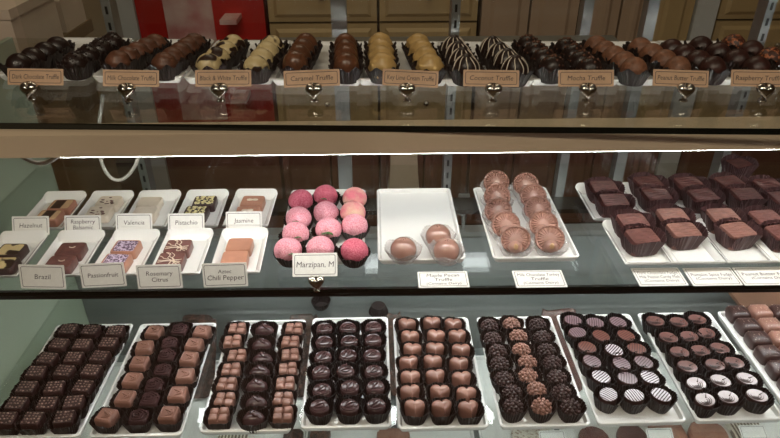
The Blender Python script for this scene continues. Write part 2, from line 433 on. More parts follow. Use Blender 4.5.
# ------------------------------------------------------------------ trays
def tray_mesh(w, l, rim=.011, wall=.0045, floor=.004, r=.006, lip=0.0):
    mb = MB()
    def ring(dw, z, rr):
        return [(x, y, z + lip * (abs(y) / (l / 2)) ** 5) for x, y in rrect(w - 2 * dw, l - 2 * dw, max(rr, .001))]
    mb.loft([ring(.004, 0, r - .003), ring(.001, rim * .55, r - .001), ring(0, rim - .001, r), ring(.0012, rim, r - .001), ring(wall - .001, rim - .0003, r - .003), ring(wall + .0012, floor + .0008, r - .004), ring(wall + .006, floor, .002)])
    return mb.mesh('tray', ['porcelain'], 35)
def plate_mesh(w, l):
    mb = MB(); 
    def ring(dw, dl, z, rr):
        return [(x, y, z + .0085 * (abs(y) / (l / 2)) ** 6) for x, y in rrect(w - 2 * dw, l - 2 * dl, rr)]
    mb.loft([ring(.006, .016, 0, .004), ring(.001, .003, .0045, .006), ring(0, 0, .0062, .006), ring(.001, .001, .007, .006), ring(.0055, .011, .0064, .004), ring(.0068, .013, .0038, .003), ring(.012, .02, .0036, .002)])
    return mb.mesh('plate', ['porcelain'], 35)

TRAY_BIG = tray_mesh(.1115, .2055)
TRAY_MID = tray_mesh(.0995, .1685, .009, .0035, .0035)
TRAY_TOP = tray_mesh(.0965, .146, .0085, .005, .004)
PLATE = plate_mesh(.0560, .092)

ORD = ['first', 'second', 'third', 'fourth', 'fifth', 'sixth', 'seventh', 'eighth']
def row_words(k, n):                                   # k counts from the back
    if k == n - 1: return 'front row'
    if k == 0: return 'back row'
    return ORD[n - 1 - k] + ' row from front'
COLS = ('left column', 'middle column', 'right column')

def proto(name, desc, cat, cup, candy, candy_name='chocolate', decor=None):
    t = thing(name, desc, cat, (0, 0, -50))
    if cup: obj('paper_cup', cup, t)
    obj(candy_name, candy, t)
    return t
USED = set()
def place(src, loc, rotz, label, group, scale=None):
    if src.name in USED: return copy_thing(src, loc, rotz, label, group, scale)
    USED.add(src.name); src.location = loc; src.rotation_euler = (0, 0, rotz); src['label'] = label; src['group'] = group
    if scale: src.scale = scale
    return src

# ------------------------------------------------------------------ bottom shelf
FL = Z_LOW + .0042                                     # floor of its trays
def rows_of(cr, s, rows, ztop):
    return [[at_z(cr[0] + x / s, cr[1] + y / s, ztop) for x, y in row] for row in rows]

def fill(cr, s, rows, ztop, protos, descs, groups, jit=8, floor=FL):
    n = len(rows)
    for k, row in enumerate(rows_of(cr, s, rows, floor + ztop)):
        for c, p in enumerate(row):
            src, desc, grp = protos(k, c), descs(k, c), groups(k, c)
            if src is None: continue
            place(src, (p.x, p.y, floor), R(random.uniform(-jit, jit)), f'{desc}, {COLS[c]}, {row_words(k, n)}', grp, None)

cup7 = cup_mesh('cup for seven rows', .0176, .0152, .0126, .0116, .0185, 'cup', 4, 30, .0006, 8)
cup6 = cup_mesh('cup for six rows', .0186, .0170, .0132, .0124, .0215, 'cup_black', 2.5, 30, .0008, 7)
cupo = cup_mesh('oval cup', .0196, .0156, .0148, .0113, .0195, 'cup', 2.4, 34, .0006, 7)
cuph = cup_mesh('heart cup', .0180, .0158, .0130, .0118, .0205, 'cup', 2.8, 30, .0008, 7)
cupr = cup_mesh('round cup', .0178, .0160, .0124, .0116, .0205, 'cup', 2.5, 30, .0008, 8)

def tray_at(name, px, me, y0, y1, zt, label, grp=None, rz=0):
    t = obj(name, me, None, (px, (y0 + y1) / 2, zt), (0, 0, rz)); return tag(t, label, 'tray', grp)

bx = [-.4175, -.2945, -.1625, -.040, .080, .2055, .3265, .4500, .573]
by = [.639, .638, .6415, .6445, .6405, .6400, .6420, .6430, .6440]
bl = ['speckled dark chocolate squares', 'milk scroll squares around dark roses', 'milk blocks around dark ovals', 'dark leaf embossed rounds', 'milk chocolate hearts', 'nut clusters',
      'striped chocolate discs', 'swirl printed chocolate discs', 'salted chocolate pillows']
for x, y, t in zip(bx, by, bl):
    tag(obj('serving_tray', TRAY_BIG, None, (x * .99, y - .0105, Z_LOW)), f'white porcelain tray on the bottom shelf holding {t}', 'tray', 'bottom shelf trays')

P = proto('chocolate_square', '', 'chocolate', cup7, ch_speckled())
fill((0, 315), 3.559, [[(243, 52), (322, 55), (410, 58)], [(210, 103), (292, 105), (385, 100)], [(168, 155), (262, 152), (355, 148)], [(128, 203), (228, 200), (325, 198)],
     [(95, 258), (193, 258), (295, 255)], [(58, 315), (168, 315), (262, 310)], [(20, 370), (115, 370), (228, 365)]], .020,
     lambda k, c: P, lambda k, c: 'dark square topped with brown grains', lambda k, c: 'speckled dark chocolate squares')

Ps = proto('chocolate_square', '', 'chocolate', cup7, ch_swirl_square()); Pr = proto('chocolate_rose', '', 'chocolate', cup7, ch_rose())
L2 = [(228, 57), (193, 112), (175, 168), (150, 228), (125, 292), (58, 358)]; M2 = [(318, 50), (283, 98), (272, 142), (258, 195), (228, 247), (212, 298), (172, 360)]; R2 = [(398, 57), (370, 103), (352, 152), (338, 212), (312, 278), (280, 350)]
for c, (lst, src, d) in enumerate(((L2, Ps, 'milk square embossed with a scroll'), (M2, Pr, 'dark chocolate with a piped rose top'), (R2, Ps, 'milk square embossed with a scroll'))):
    for k, (x, y) in enumerate(lst):
        p = at_z(90 + x / 3.5615, 315 + y / 3.5615, FL + (.021 if src is Ps else .018))
        place(src, (p.x, p.y, FL), R(random.uniform(-7, 7)) if (c, k) != (0, 5) else R(-14), f'{d}, {COLS[c]}, {row_words(k, len(lst))}', 'scroll squares' if src is Ps else 'chocolate roses')

Pb = proto('chocolate_block', '', 'chocolate', cup7, ch_blocks()); Po = proto('chocolate_oval', '', 'chocolate', cupo, ch_oval())
fill((195, 310), 3.425, list(zip([(143, 60), (127, 103), (142, 152), (122, 200), (107, 250), (100, 302), (80, 355)], [(237, 60), (227, 110), (230, 158), (220, 203), (210, 250), (208, 308), (198, 360)],
     [(338, 60), (325, 105), (325, 150), (317, 198), (308, 248), (300, 300), (300, 352)])), .020,
     lambda k, c: Po if c == 1 else Pb, lambda k, c: 'glossy dark oval with an S ridge' if c == 1 else 'milk block moulded in four segments', lambda k, c: 'dark ovals' if c == 1 else 'four segment milk blocks', 5)

Pl = proto('chocolate_round', '', 'chocolate', cup6, ch_leaf_round())
fill((295, 300), 3.171, [[(92, 88), (168, 85), (248, 83)], [(92, 130), (172, 127), (248, 123)], [(88, 178), (168, 172), (245, 172)], [(82, 225), (160, 222), (250, 223)], [(85, 282), (173, 273), (255, 273)], [(77, 335), (172, 333), (257, 330)]], .022,
     lambda k, c: Pl, lambda k, c: 'dark round embossed with a leaf', lambda k, c: 'dark leaf rounds', 25)

Ph = proto('chocolate_heart', '', 'chocolate', cuph, ch_heart())
fill((385, 305), 3.296, [[(72, 62), (155, 57), (225, 62)], [(82, 103), (168, 100), (240, 100)], [(90, 145), (165, 143), (252, 147)], [(80, 188), (157, 185), (245, 192)], [(85, 237), (168, 233), (255, 240)], [(85, 285), (182, 285), (270, 292)], [(98, 335), (190, 335), (278, 338)]], .021,
     lambda k, c: Ph, lambda k, c: 'glossy milk chocolate heart', lambda k, c: 'milk chocolate hearts', 10)

Pcd = proto('nut_cluster', '', 'chocolate', cupr, ch_cluster('dark')); Pcm = proto('nut_cluster', '', 'chocolate', cupr, ch_cluster('milk'))
fill((470, 305), 3.292, [[(65, 65), (137, 60), (223, 62)], [(75, 108), (160, 100), (238, 103)], [(92, 150), (170, 145), (253, 147)], [(98, 190), (190, 185), (272, 187)], [(112, 240), (192, 230), (287, 235)], [(140, 285), (220, 275), (303, 285)], [(143, 330), (237, 330), (333, 332)]], .019,
     lambda k, c: Pcm if c == 1 else Pcd, lambda k, c: 'bumpy milk chocolate nut cluster' if c == 1 else 'bumpy dark chocolate nut cluster', lambda k, c: 'milk nut clusters' if c == 1 else 'dark nut clusters', 30)

D7 = {q: proto('chocolate_disc', '', 'chocolate', cup6, ch_disc(q, 'dark' if 'swirl' in q else None)) for q in ('str_a', 'str_b', 'str_c', 'swirl_a', 'swirl_b')}
def kind7(k, c): return 'str_c' if (k, c) in ((1, 1), (1, 2), (2, 0), (2, 2)) else ('str_a' if (k, c) in ((5, 0), (5, 1), (5, 2), (4, 2), (4, 0), (2, 1)) else 'str_b')
W7 = {'str_a': 'round disc with wavy stripes and painted gloss', 'str_b': 'round disc with faint mauve stripes', 'str_c': 'round disc with reddish brown stripes'}
fill((550, 305), 3.293, [[(75, 52), (148, 60), (223, 58)], [(90, 92), (168, 103), (250, 102)], [(122, 140), (210, 150), (285, 145)], [(138, 187), (235, 195), (308, 190)], [(168, 238), (255, 243), (328, 240)], [(192, 297), (277, 300), (365, 298)]], .019,
     lambda k, c: D7[kind7(k, c)], lambda k, c: W7[kind7(k, c)], lambda k, c: 'striped discs', 65)
kind8 = lambda k, c: 'swirl_a' if k >= 4 else 'swirl_b'
fill((630, 300), 3.173, [[(80, 68), (155, 72), (213, 63)], [(122, 120), (187, 117), (242, 107)], [(157, 167), (223, 162), (285, 155)], [(182, 212), (270, 207), (330, 200)], [(210, 267), (287, 258), (370, 252)], [(238, 318), (310, 310), (403, 305)]], .019,
     lambda k, c: D7[kind8(k, c)], lambda k, c: 'oval disc with bold swirl and painted white gloss' if k >= 4 else 'brown disc with faint swirl', lambda k, c: 'swirl discs', 25)

Pp = {q: proto('chocolate_pillow', '', 'chocolate', None, ch_pillow(q)) for q in ('dark', 'milk')}
k9 = 0
for k in range(6):
    for c in range(3):
        x = .5385 + .0335 * c + random.uniform(-.001, .001); y = .727 - .0292 * k + random.uniform(-.001, .001)
        px = (x * F_PX) / (y * math.cos(PITCH) + .6 * math.sin(PITCH)) + 390
        if px > 825: continue
        q = 'milk' if (c == 1 and k < 4) else 'dark'
        place(Pp[q], (x, y, FL), R(random.uniform(-3, 3)), ('milk' if q == 'milk' else 'dark') + f' chocolate pillow sprinkled with salt, {COLS[c]}, ' + ('back row' if k == 0 else ORD[k] + ' row from back'), 'salted pillows')

ec = cup_mesh('empty cup', .0150, .0150, .0105, .0105, .013, 'cup_black', 2, 32)
p = at_z(321, 304, Z_LOW + .006); tag(obj('paper_cup', ec, None, (p.x, p.y, Z_LOW + .0002)), 'empty dark paper cup standing upright behind the leaf rounds tray', 'paper cup')
p = at_z(378.5, 312, Z_LOW + .004); tag(obj('paper_cup', ec, None, (p.x, p.y + .004, Z_LOW + .0142), (PI, 0, 0)), 'dark paper cup turned upside down behind the hearts tray', 'paper cup')

mb = MB(); mb.loft([[(x, y, z) for x, y in rrect(.24, .085, .006, 3)] for z in (0, .006)])
tag(obj('wooden_board', mb.mesh('board', ['board'], 30), None, (.680, .7895, Z_LOW + .0001)), 'brown board lying on the bottom shelf behind the salted pillows tray', 'board')

# ------------------------------------------------------------------ middle shelf: small plates with bonbons
def text_mesh(lines, w, h, shear=.12, widths=None):
    """lettering in the x-y plane, centred, one row per line: (text, height)"""
    vs, fs = [], []; tot = sum(q for _, q in lines) * 1.35; y = tot / 2
    for t, q in lines:
        cu = bpy.data.curves.new('t', 'FONT'); cu.body = t; cu.size = q * 1.35; cu.align_x = 'CENTER'; cu.align_y = 'CENTER'; cu.shear = shear; cu.resolution_u = 2
        o = bpy.data.objects.new('t', cu); COL.objects.link(o); bpy.context.view_layer.update()
        me = bpy.data.meshes.new_from_object(o.evaluated_get(bpy.context.evaluated_depsgraph_get()))
        xs = [v.co.x for v in me.vertices]; k = min(1, w / max(1e-6, max(xs) - min(xs)))
        y -= q * 1.35 / 2; b = len(vs)
        vs += [(v.co.x * k, v.co.y + y, 0) for v in me.vertices]; fs += [tuple(i + b for i in p.vertices) for p in me.polygons]
        y -= q * 1.35 / 2
        bpy.data.objects.remove(o); bpy.data.curves.remove(cu); bpy.data.meshes.remove(me)
    me = bpy.data.meshes.new('lettering'); me.from_pydata(vs, [], fs); return me

def card(label, loc, w, h, tilt, lines, yaw=0, roll=0, stock='card', ink='ink', group='name cards', border=True, shear=.12):
    """loc is the middle of the lower edge; tilt in degrees from lying flat"""
    t = thing('name_card', label, 'card', loc, 0, group); t.rotation_euler = Matrix.Rotation(yaw, 3, 'Z').__matmul__(Matrix.Rotation(R(tilt), 3, 'X')).__matmul__(Matrix.Rotation(roll, 3, 'Z')).to_euler()
    mb = MB(); mb.loft([[(x, y + h / 2, z) for x, y in rrect(w, h, .0008, 2)] for z in (-.0003, .0003)]); obj('card_stock', mb.mesh('card', [stock], 0), t)
    if border:
        fb = MB(); o = rrect(w - .0040, h - .0040, .0016, 3); i = rrect(w - .0051, h - .0051, .0012, 3); n = len(o)
        fb.add([(x, y + h / 2, .00045) for x, y in o] + [(x, y + h / 2, .00045) for x, y in i], [(k, (k + 1) % n, n + (k + 1) % n, n + k) for k in range(n)])
        obj('border', fb.mesh('border', [ink], 0), t)
    if not lines: return t
    tm = text_mesh(lines, w * .84, h, shear); tm.materials.append(M[ink]); obj('lettering', tm, t, (0, h / 2, .0005))
    return t

def bon(name, mats, extra=None, a=.0146, b=.0130, h=.0105, bev=.14):
    mb = MB(); solid(mb, sup(a, b, 9), slab(h, bev, 0, .93)); mb.mi = 1
    if extra: extra(mb, h * 1.005)
    return mb.mesh(name, mats)
def deco_plate(mb, z): solid(mb, sup(.0118, .0104, 9), [(1, z - .0004), (1, z + .0002), (.5, z + .0003)])
def deco_petals(mb, z):
    for s_ in (-1, 1): mb.ball((s_ * .0034, .0008, z + .0006), .0042, 1, .62, .25, 10, 5)
def deco_string(mb, z):
    rnd = random.Random(2)
    for k in range(6):
        a = rnd.uniform(0, PI); o = rnd.uniform(-.005, .005); dx, dy = math.cos(a), math.sin(a)
        pts = [(max(-.0125, min(.0125, dx * t - dy * o + .0015 * math.sin(t * 500 + k))), max(-.0115, min(.0115, dy * t + dx * o)), z + .0003) for t in [-.015 + .03 * i / 14 for i in range(15)]]
        mb.tube(pts, .00042, 5)
def deco_crumbs(mb, z):
    rnd = random.Random(4)
    for i in range(80): mb.ball((rnd.uniform(-.0108, .0108), rnd.uniform(-.0098, .0098), z + .0004), rnd.uniform(.0008, .0017), 1.2, 1, .8, 6, 4)
def deco_curl(mb, z):
    mb.tube([(.0012 + .0030 * math.cos(a), .0028 + .0018 * math.sin(a), z + .0002) for a in [PI + PI * 1.1 * i / 8 for i in range(9)]], .0006, 5)
def deco_flakes(mb, z):
    rnd = random.Random(9)
    for i in range(16): mb.ball((rnd.uniform(-.010, .010), rnd.uniform(-.009, .009), z + .0002), rnd.uniform(.0008, .0018), 1.6, .9, .35, 6, 3)

BON = {'hazelnut': bon('hazelnut bonbon', ['milk_light', 'hazel'], deco_plate), 'raspberry': bon('raspberry balsamic bonbon', ['white_choc', 'fudge'], deco_flakes),
       'valencia': bon('valencia bonbon', ['white_choc', 'white_choc']), 'pistachio': bon('pistachio bonbon', ['dark', 'pist'], deco_crumbs),
       'jasmine': bon('jasmine bonbon', ['milk_light', 'white_choc'], deco_petals), 'streak': bon('streaked bonbon', ['dark', 'bw'], deco_plate),
       'brazil': bon('brazil bonbon', ['fudge', 'white_choc'], deco_curl), 'passion': bon('passionfruit bonbon', ['milk_light', 'purple'], deco_plate),
       'rosemary': bon('rosemary bonbon', ['fudge', 'white_choc'], deco_string), 'aztec': bon('aztec bonbon', ['milk_light', 'milk_light'])}
FM = Z_MID + .0038
def c1(x, y): return (x / 3.9, 190 + y / 3.9)
def c2(x, y): return (170 + x / 3.982, 185 + y / 3.982)
plates = [  # kind, plate x, plate y, bonbon pixels (back, front), words, where
    ('hazelnut', -.4200, .7225, c1(222, 70), c1(190, 97), 'milk bonbon with cream and dark stripes', 'back row'),
    ('raspberry', -.3560, .7225, c1(418, 46), c1(385, 82), 'white bonbon with dark berry flecks', 'back row'),
    ('valencia', -.2920, .7225, c1(577, 54), c1(562, 86), 'plain pale cream bonbon', 'back row'),
    ('pistachio', -.2275, .7225, c2(130, 70), c2(102, 103), 'dark bonbon under pistachio crumbs', 'back row'),
    ('jasmine', -.1630, .7215, c2(326, 66), c2(308, 103), 'milk bonbon with two pale petals', 'back row'),
    ('streak', -.4290, .6190, c1(40, 232), c1(8, 285), 'dark bonbon with cream streaked top', 'front row'),
    ('brazil', -.3590, .6200, c1(274, 228), c1(232, 280), 'brown bonbon with small curl', 'front row'),
    ('passion', -.2930, .6195, c1(490, 218), c1(450, 272), 'milk bonbon with purple printed top', 'front row'),
    ('rosemary', -.2270, .6190, c1(688, 225), c1(664, 268), 'brown bonbon with white string drizzle', 'front row'),
    ('aztec', -.1600, .6180, c2(276, 234), c2(256, 287), 'plain smooth milk bonbon', 'front row')]
CARD = {'hazelnut': 'Hazelnut', 'raspberry': 'Raspberry Balsamic', 'valencia': 'Valencia', 'pistachio': 'Pistachio', 'jasmine': 'Jasmine', 'brazil': 'Brazil', 'passion': 'Passionfruit', 'rosemary': 'Rosemary Citrus', 'aztec': 'Aztec Chili Pepper'}
for kind, x, y, pb, pf, words, where in plates:
    lay = 'leftmost' if kind in ('streak',) else ''
    tag(obj('serving_plate', PLATE, None, (x * .972, .7035 if where == 'back row' else .6055, Z_MID), (0, 0, R(random.uniform(-1.5, 1.5)))), {'streak': 'small white rectangular plate at the far left without a name card'}.get(kind) or f'small white rectangular plate behind the {CARD[kind]} card', 'plate', 'small bonbon plates')
    b0 = at_z(*pb, FM + .0105); f0 = at_z(*pf, FM + .0105)
    d = (b0 - f0); d.z = 0
    if d.length < .0268: b0 = f0 + d.normalized() * .0268
    if kind not in ('hazelnut',) and abs(d.x) > .006: b0.x = f0.x + math.copysign(.006, d.x); b0.y = f0.y + .0268
    for q, nm, pos in ((b0, 'rear', 'behind'), (f0, 'front', 'before')):
        tag(obj('bonbon', BON[kind], None, (q.x, q.y, FM), (0, 0, R(random.uniform(-3, 3)))), f'{words}, the {nm} one of two on its small plate', 'chocolate', 'bonbons on small plates')

def lean(px, py, z): return at_z(px, py, z)
for t, px, py, lines, tilt, yaw, roll in (
        ('Brazil', 43.5, 289.3, [('Brazil', .0058)], 74, 0, R(-2)), ('Passionfruit', 104.5, 287.5, [('Passionfruit', .0052)], 74, 0, R(2)),
        ('Rosemary Citrus', 160.5, 289.0, [('Rosemary', .0052), ('Citrus', .0052)], 74, 0, R(.5)), ('Aztec Chili Pepper', 226, 287.3, [('Aztec', .0046), ('Chili Pepper', .0058)], 74, 0, R(1))):
    p = at_z(px, py, Z_MID + .0012)
    card(f'white card reading {t} propped before its plate on the middle shelf', (p.x, p.y + .001, Z_MID + .0012), .0475, .0270, tilt, lines, yaw, roll, group='bonbon name cards')
for t, px, py, lines in (('Hazelnut', 32, 234.5, [('Hazelnut', .0056)]), ('Raspberry Balsamic', 84, 233.5, [('Raspberry', .0052), ('Balsamic', .0052)]), ('Valencia', 135, 231.5, [('Valencia', .0056)]),
                         ('Pistachio', 187, 231.5, [('Pistachio', .0056)]), ('Jasmine', 244.5, 229.5, [('Jasmine', .0056)])):
    p = at_z(px, py, Z_MID + .008)
    card(f'white card reading {t} propped between the two plate rows', (p.x, p.y - .002, Z_MID + .0085), .0435, .0225, 62, lines, group='bonbon name cards')

# ---- marzipan tray
tag(obj('serving_tray', TRAY_MID, None, (-.0630, .6720, Z_MID)), 'white porcelain tray under the pink marzipan fruits', 'tray', 'middle shelf trays')
tag(obj('serving_tray', TRAY_MID, None, (.0515, .6720, Z_MID)), 'white porcelain tray with three domed truffles, mostly empty', 'tray', 'middle shelf trays')
tag(obj('serving_tray', TRAY_MID, None, (.1815, .6725, Z_MID)), 'white porcelain tray under two columns of fan tailed truffles', 'tray', 'middle shelf trays')
FMT = Z_MID + .0037
def fruit_mesh(mat, crease=True):
    mb = MB(); N = 36; rings = []; K = 14
    for j in range(K + 1):
        a = -1.2 + (PI / 2 + 1.2) * j / K; rings.append([])
        for i in range(N):
            t = 2 * PI * i / N; q = 1 - .16 * math.exp(-((t - PI * 1.5) / .28) ** 2) * math.cos(a) if crease else 1
            r = .0158 * max(math.cos(a), .02) * q
            rings[-1].append((r * math.cos(t), r * .95 * math.sin(t), B0 + .0145 + .0145 * math.sin(a)))
    mb.loft(rings); return mb.mesh('fruit', [mat], 70)
def leaf_mesh():
    mb = MB()
    for k in range(3):
        a = -PI / 2 + (k - 1) * .7
        pts = [(0, 0), (.0035, .0018), (.008, 0), (.0035, -.0018)]
        mb.loft([[(math.cos(a) * x - math.sin(a) * y, math.sin(a) * x + math.cos(a) * y, z - abs(x) * .35) for x, y in pts] for z in (0, .0009)])
    return mb.mesh('leaf', ['leaf'], 0)
cupm = cup_mesh('marzipan cup', .0185, .0180, .0120, .0118, .0150, 'cup', 2.2, 30, .0012, 6)
FR = {m: fruit_mesh(m) for m in ('pink', 'pink_red', 'pink_cream')}; LF = leaf_mesh()
fr = [[(115, 68, 'pink_red', 0), (205, 52, 'pink_red', 1), (308, 60, 'pink_cream', 0)], [(105, 133, 'pink', 1), (200, 112, 'pink', 0), (303, 112, 'pink_cream', 1)],
      [(88, 190, 'pink', 1), (208, 173, 'pink', 2), (308, 160, 'pink', 0)], [(72, 248, 'pink', 1), (188, 243, 'pink', 0), (305, 250, 'pink_red', 0)]]
fw = {'pink_red': 'deep pink', 'pink': 'pink', 'pink_cream': 'pink and cream'}
for k, row in enumerate(fr):
    for c, (x, y, m, lf) in enumerate(row):
        p = at_z(270 + x / 3.65, 180 + y / 3.65, FMT + .019)
        t = thing('marzipan_fruit', f'sugared {fw[m]} marzipan fruit in brown cup, {COLS[c]}, {row_words(k, 4)}', 'marzipan', (p.x, p.y, FMT), R(random.uniform(-40, 40)), 'pink marzipan fruits')
        obj('paper_cup', cupm, t); obj('fruit', FR[m], t, (0, 0, 0), (0, R(random.uniform(-8, 8)), 0))
        if lf: obj('leaf', LF, t, (.004, -.0125, .020), (R(-38), 0, 0), (1.3,) * 3 if lf == 2 else (.8,) * 3)

# ---- clear cups: domed truffles and fan tailed truffles
cupc = cup_mesh('clear cup', .0215, .0205, .0140, .0135, .0155, 'clear', 2, 34, .0018, 5, .03)
eggm = dome_truffle('egg dome', 'milk_gloss', .0150, .0255)
def pip():
    mb = MB(); 
    for k in range(4): mb.ball((.0022 * math.cos(k * 1.6), .0018 * math.sin(k * 1.6), 0), .0013, u=8, w=5)
    return mb.mesh('pip', ['milk_gloss'])
PIP = pip()
for n, (x, y, w) in enumerate(((122, 228, 'left'), (250, 180, 'rear right'), (280, 232, 'front right'))):
    p = at_z(370 + x / 3.65, 180 + y / 3.65, FMT + .022)
    t = thing('domed_truffle', f'glossy milk chocolate dome in clear cup at the {w} of its nearly empty tray', 'chocolate', (p.x, p.y, FMT), n, 'domed truffles in clear cups')
    obj('clear_cup', cupc, t); obj('chocolate', eggm, t); obj('topping', PIP, t, (0, 0, .0268))
def fan_mesh():
    mb = MB(); N = 96; rings = []                          # ribbed round tail, a shallow dish with a rolled rim
    for q, dep in ((.96, -.0030), (1, -.0016), (1, .0006), (.95, .0018), (.88, .0012), (.82, -.0002), (.76, .0010), (.5, .0022), (.25, .0030), (.03, .0032)):
        rings.append([])
        for i in range(N):
            t = 2 * PI * i / N; wv = .0007 * math.cos(24 * t) * (1 if .4 < q < .9 else .3 if q >= .9 else 0)
            rr = .0172 * q * (1 + .012 * math.cos(24 * t))
            rings[-1].append((rr * math.cos(t), -dep - wv, .0160 + rr * .94 * math.sin(t)))
    mb.loft(rings)
    return mb.mesh('fan', ['milk_gloss'], 60)
def body_mesh():
    mb = MB(); mb.ball((0, -.0045, .0128), .0078, 1.05, .95, 1, 18, 12); return mb.mesh('body', ['milk_gloss'], 70)
def beak_mesh():
    mb = MB(); mb.ball((0, -.0108, .0172), .0032, .9, 1, 1.25, 14, 9); return mb.mesh('head', ['gold'], 70)
FAN, BODY, BEAK = fan_mesh(), body_mesh(), beak_mesh()
tk = {'left': [(105, 58), (110, 107), (115, 157), (140, 205), (172, 256)], 'right': [(208, 66), (233, 107), (250, 150), (265, 202), (290, 254)]}
for side, lst in tk.items():
    for k, (x, y) in enumerate(lst):
        p = at_z(465 + x / 3.367, 170 + y / 3.367, FMT + .013)
        t = thing('fan_tailed_truffle', f'milk truffle with round fan tail in clear cup, {side} column, {row_words(k, 5)}', 'chocolate', (p.x, p.y + .003, FMT), R(-8 + random.uniform(-8, 8)), 'fan tailed truffles')
        obj('clear_cup', cupc, t, (0, 0, 0), (0, 0, 0), (.97, .97, .9)); obj('tail', FAN, t, (0, .000, .001), (R(-32), 0, 0)); b = obj('body', BODY, t); obj('head', BEAK, b)

# ---- fudge
cupf = cup_mesh('fudge cup', .0262, .0238, .0190, .0176, .0225, 'cup_red', 3.4, 40, .0022, 4, .03)
def fudge_mesh(mat):
    mb = MB(); solid(mb, sup(.0182, .0168, 8), slab(.0195, .1, B0, .95)); mb.mi = 0
    rnd = random.Random(6)
    for k in range(5):
        y = -.012 + .006 * k; mb.tube([(-.0155 + .031 * i / 8, y + .0016 * math.sin(i + k), B0 + .0196) for i in range(9)], .0006, 4)
    return mb.mesh('fudge', [mat])
FG = {m: fudge_mesh(m) for m in ('fudge', 'fudge_milk', 'fudge_dark')}
def f1(x, y): return (570 + x / 3.02, 150 + y / 3.02)
def f2(x, y): return (670 + x / 3.02, 150 + y / 3.02)
pairs = [  # plate, back cup px, front cup px, material, words
    ('fudge_dark', f1(103, 110), f1(133, 150), 'dark fudge square', 'first back row plate from left'),
    ('fudge_dark', f1(237, 97), f1(262, 133), 'dark fudge square', 'second back row plate'),
    ('fudge_dark', f2(60, 100), f2(100, 135), 'dark fudge square', 'third back row plate'),
    ('fudge_dark', f2(183, 97), f2(230, 132), 'dark fudge square', 'fourth back row plate'),
    ('fudge_dark', f2(300, 106), f2(345, 142), 'dark fudge square', 'fifth back row plate'),
    ('fudge', f1(190, 212), f1(218, 258), 'brown fudge square', 'first front row plate from left'),
    ('fudge_milk', f1(312, 198), f1(343, 240), 'milk fudge square with ridges', 'second front row plate'),
    ('fudge_milk', f2(165, 200), f2(205, 240), 'milk fudge square with ridges', 'third front row plate'),
    ('fudge', f2(295, 205), f2(342, 246), 'brown fudge square', 'fourth front row plate')]
FP = plate_mesh(.0610, .093)
for n, (mat, pb, pf, words, where) in enumerate(pairs):
    b0 = at_z(*pb, FM + .0195); f0 = at_z(*pf, FM + .0195); mid = (b0 + f0) / 2
    row_y = .7210 if n < 5 else .6280
    x0 = mid.x; row_y = .7085 if n < 5 else .6120
    tag(obj('serving_plate', FP, None, (x0, row_y, Z_MID)), f'small white plate under two fudge cups, {where}', 'plate', 'fudge plates')
    d = b0 - f0; d.z = 0
    if d.length < .034: b0 = f0 + d.normalized() * .034
    for q, nm in ((b0, 'rear'), (f0, 'front')):
        t = thing('fudge_cup', f'{words} in paper cup, {nm} one on {where}', 'fudge', (q.x, q.y, FM), R(random.uniform(-9, 9) + 4), 'fudge squares in paper cups')
        obj('paper_cup', cupf, t, (0, 0, 0), (0, 0, 0), (.92, .86, .95)); obj('fudge', FG[mat], t, (0, 0, 0), (R(3), 0, 0), (.92, .86, .97))
p = at_z(738, 168, Z_MID + .012)
t = thing('fudge_cup', 'dark fudge square in paper cup standing alone behind the back row', 'fudge', (p.x, p.y, Z_MID + .0002), .3, 'fudge squares in paper cups')
obj('paper_cup', cupf, t, (0, 0, 0), (0, 0, 0), (.85, .8, 1.0)); obj('fudge', FG['fudge_dark'], t, (0, 0, 0), (0, 0, 0), (.85, .8, .95))

# ---- flat price cards at the front of the middle shelf
def flat_card(label, q, lines):
    P4 = [at_z(x, y, Z_MID + .001) for x, y in q]
    bl_, br_ = P4[3], P4[2]; mid = (bl_ + br_) / 2; w = (br_ - bl_).length; up = ((P4[0] + P4[1]) / 2 - mid); h = up.length
    card(label, (mid.x, mid.y, Z_MID + .0008), w, h, 3, lines, 0, 0, 'card', 'ink', 'flat cards on the middle shelf')
flat_card('white card reading Maple Pecan Truffle lying flat before the domed truffles', [(415, 272.6), (466, 272.6), (470, 287.4), (418.8, 287.4)], [('Maple Pecan', .0054), ('Truffle', .0054), ('(Contains Dairy)', .0042)])
flat_card('white card reading Milk Chocolate Turkey Truffle lying flat', [(511, 271.5), (561, 271.5), (568, 287.2), (516.5, 287.2)], [('Milk Chocolate Turkey', .0054), ('Truffle', .0054), ('(Contains Dairy)', .0042)])
flat_card('white card reading Dark Chocolate Fudge lying flat on the shelf', [(628.5, 269.3), (677, 269), (689, 285.5), (640, 286)], [('Dark Chocolate Fudge', .0052), ('Milk Peanut Candy Melt', .0052), ('(Contains Dairy)', .0042)])
flat_card('white card reading Pumpkin Spice Fudge lying flat on the shelf', [(681.5, 269), (729, 269), (743.5, 285.3), (693.5, 285.6)], [('Pumpkin Spice Fudge', .0054), ('(Contains Dairy)', .0044)])
flat_card('white card reading Peanut Butter Fudge lying flat at the right', [(733, 268.5), (790, 268), (805, 284.6), (745, 285.2)], [('Peanut Butter Fudge', .0054), ('(Contains Dairy)', .0044)])

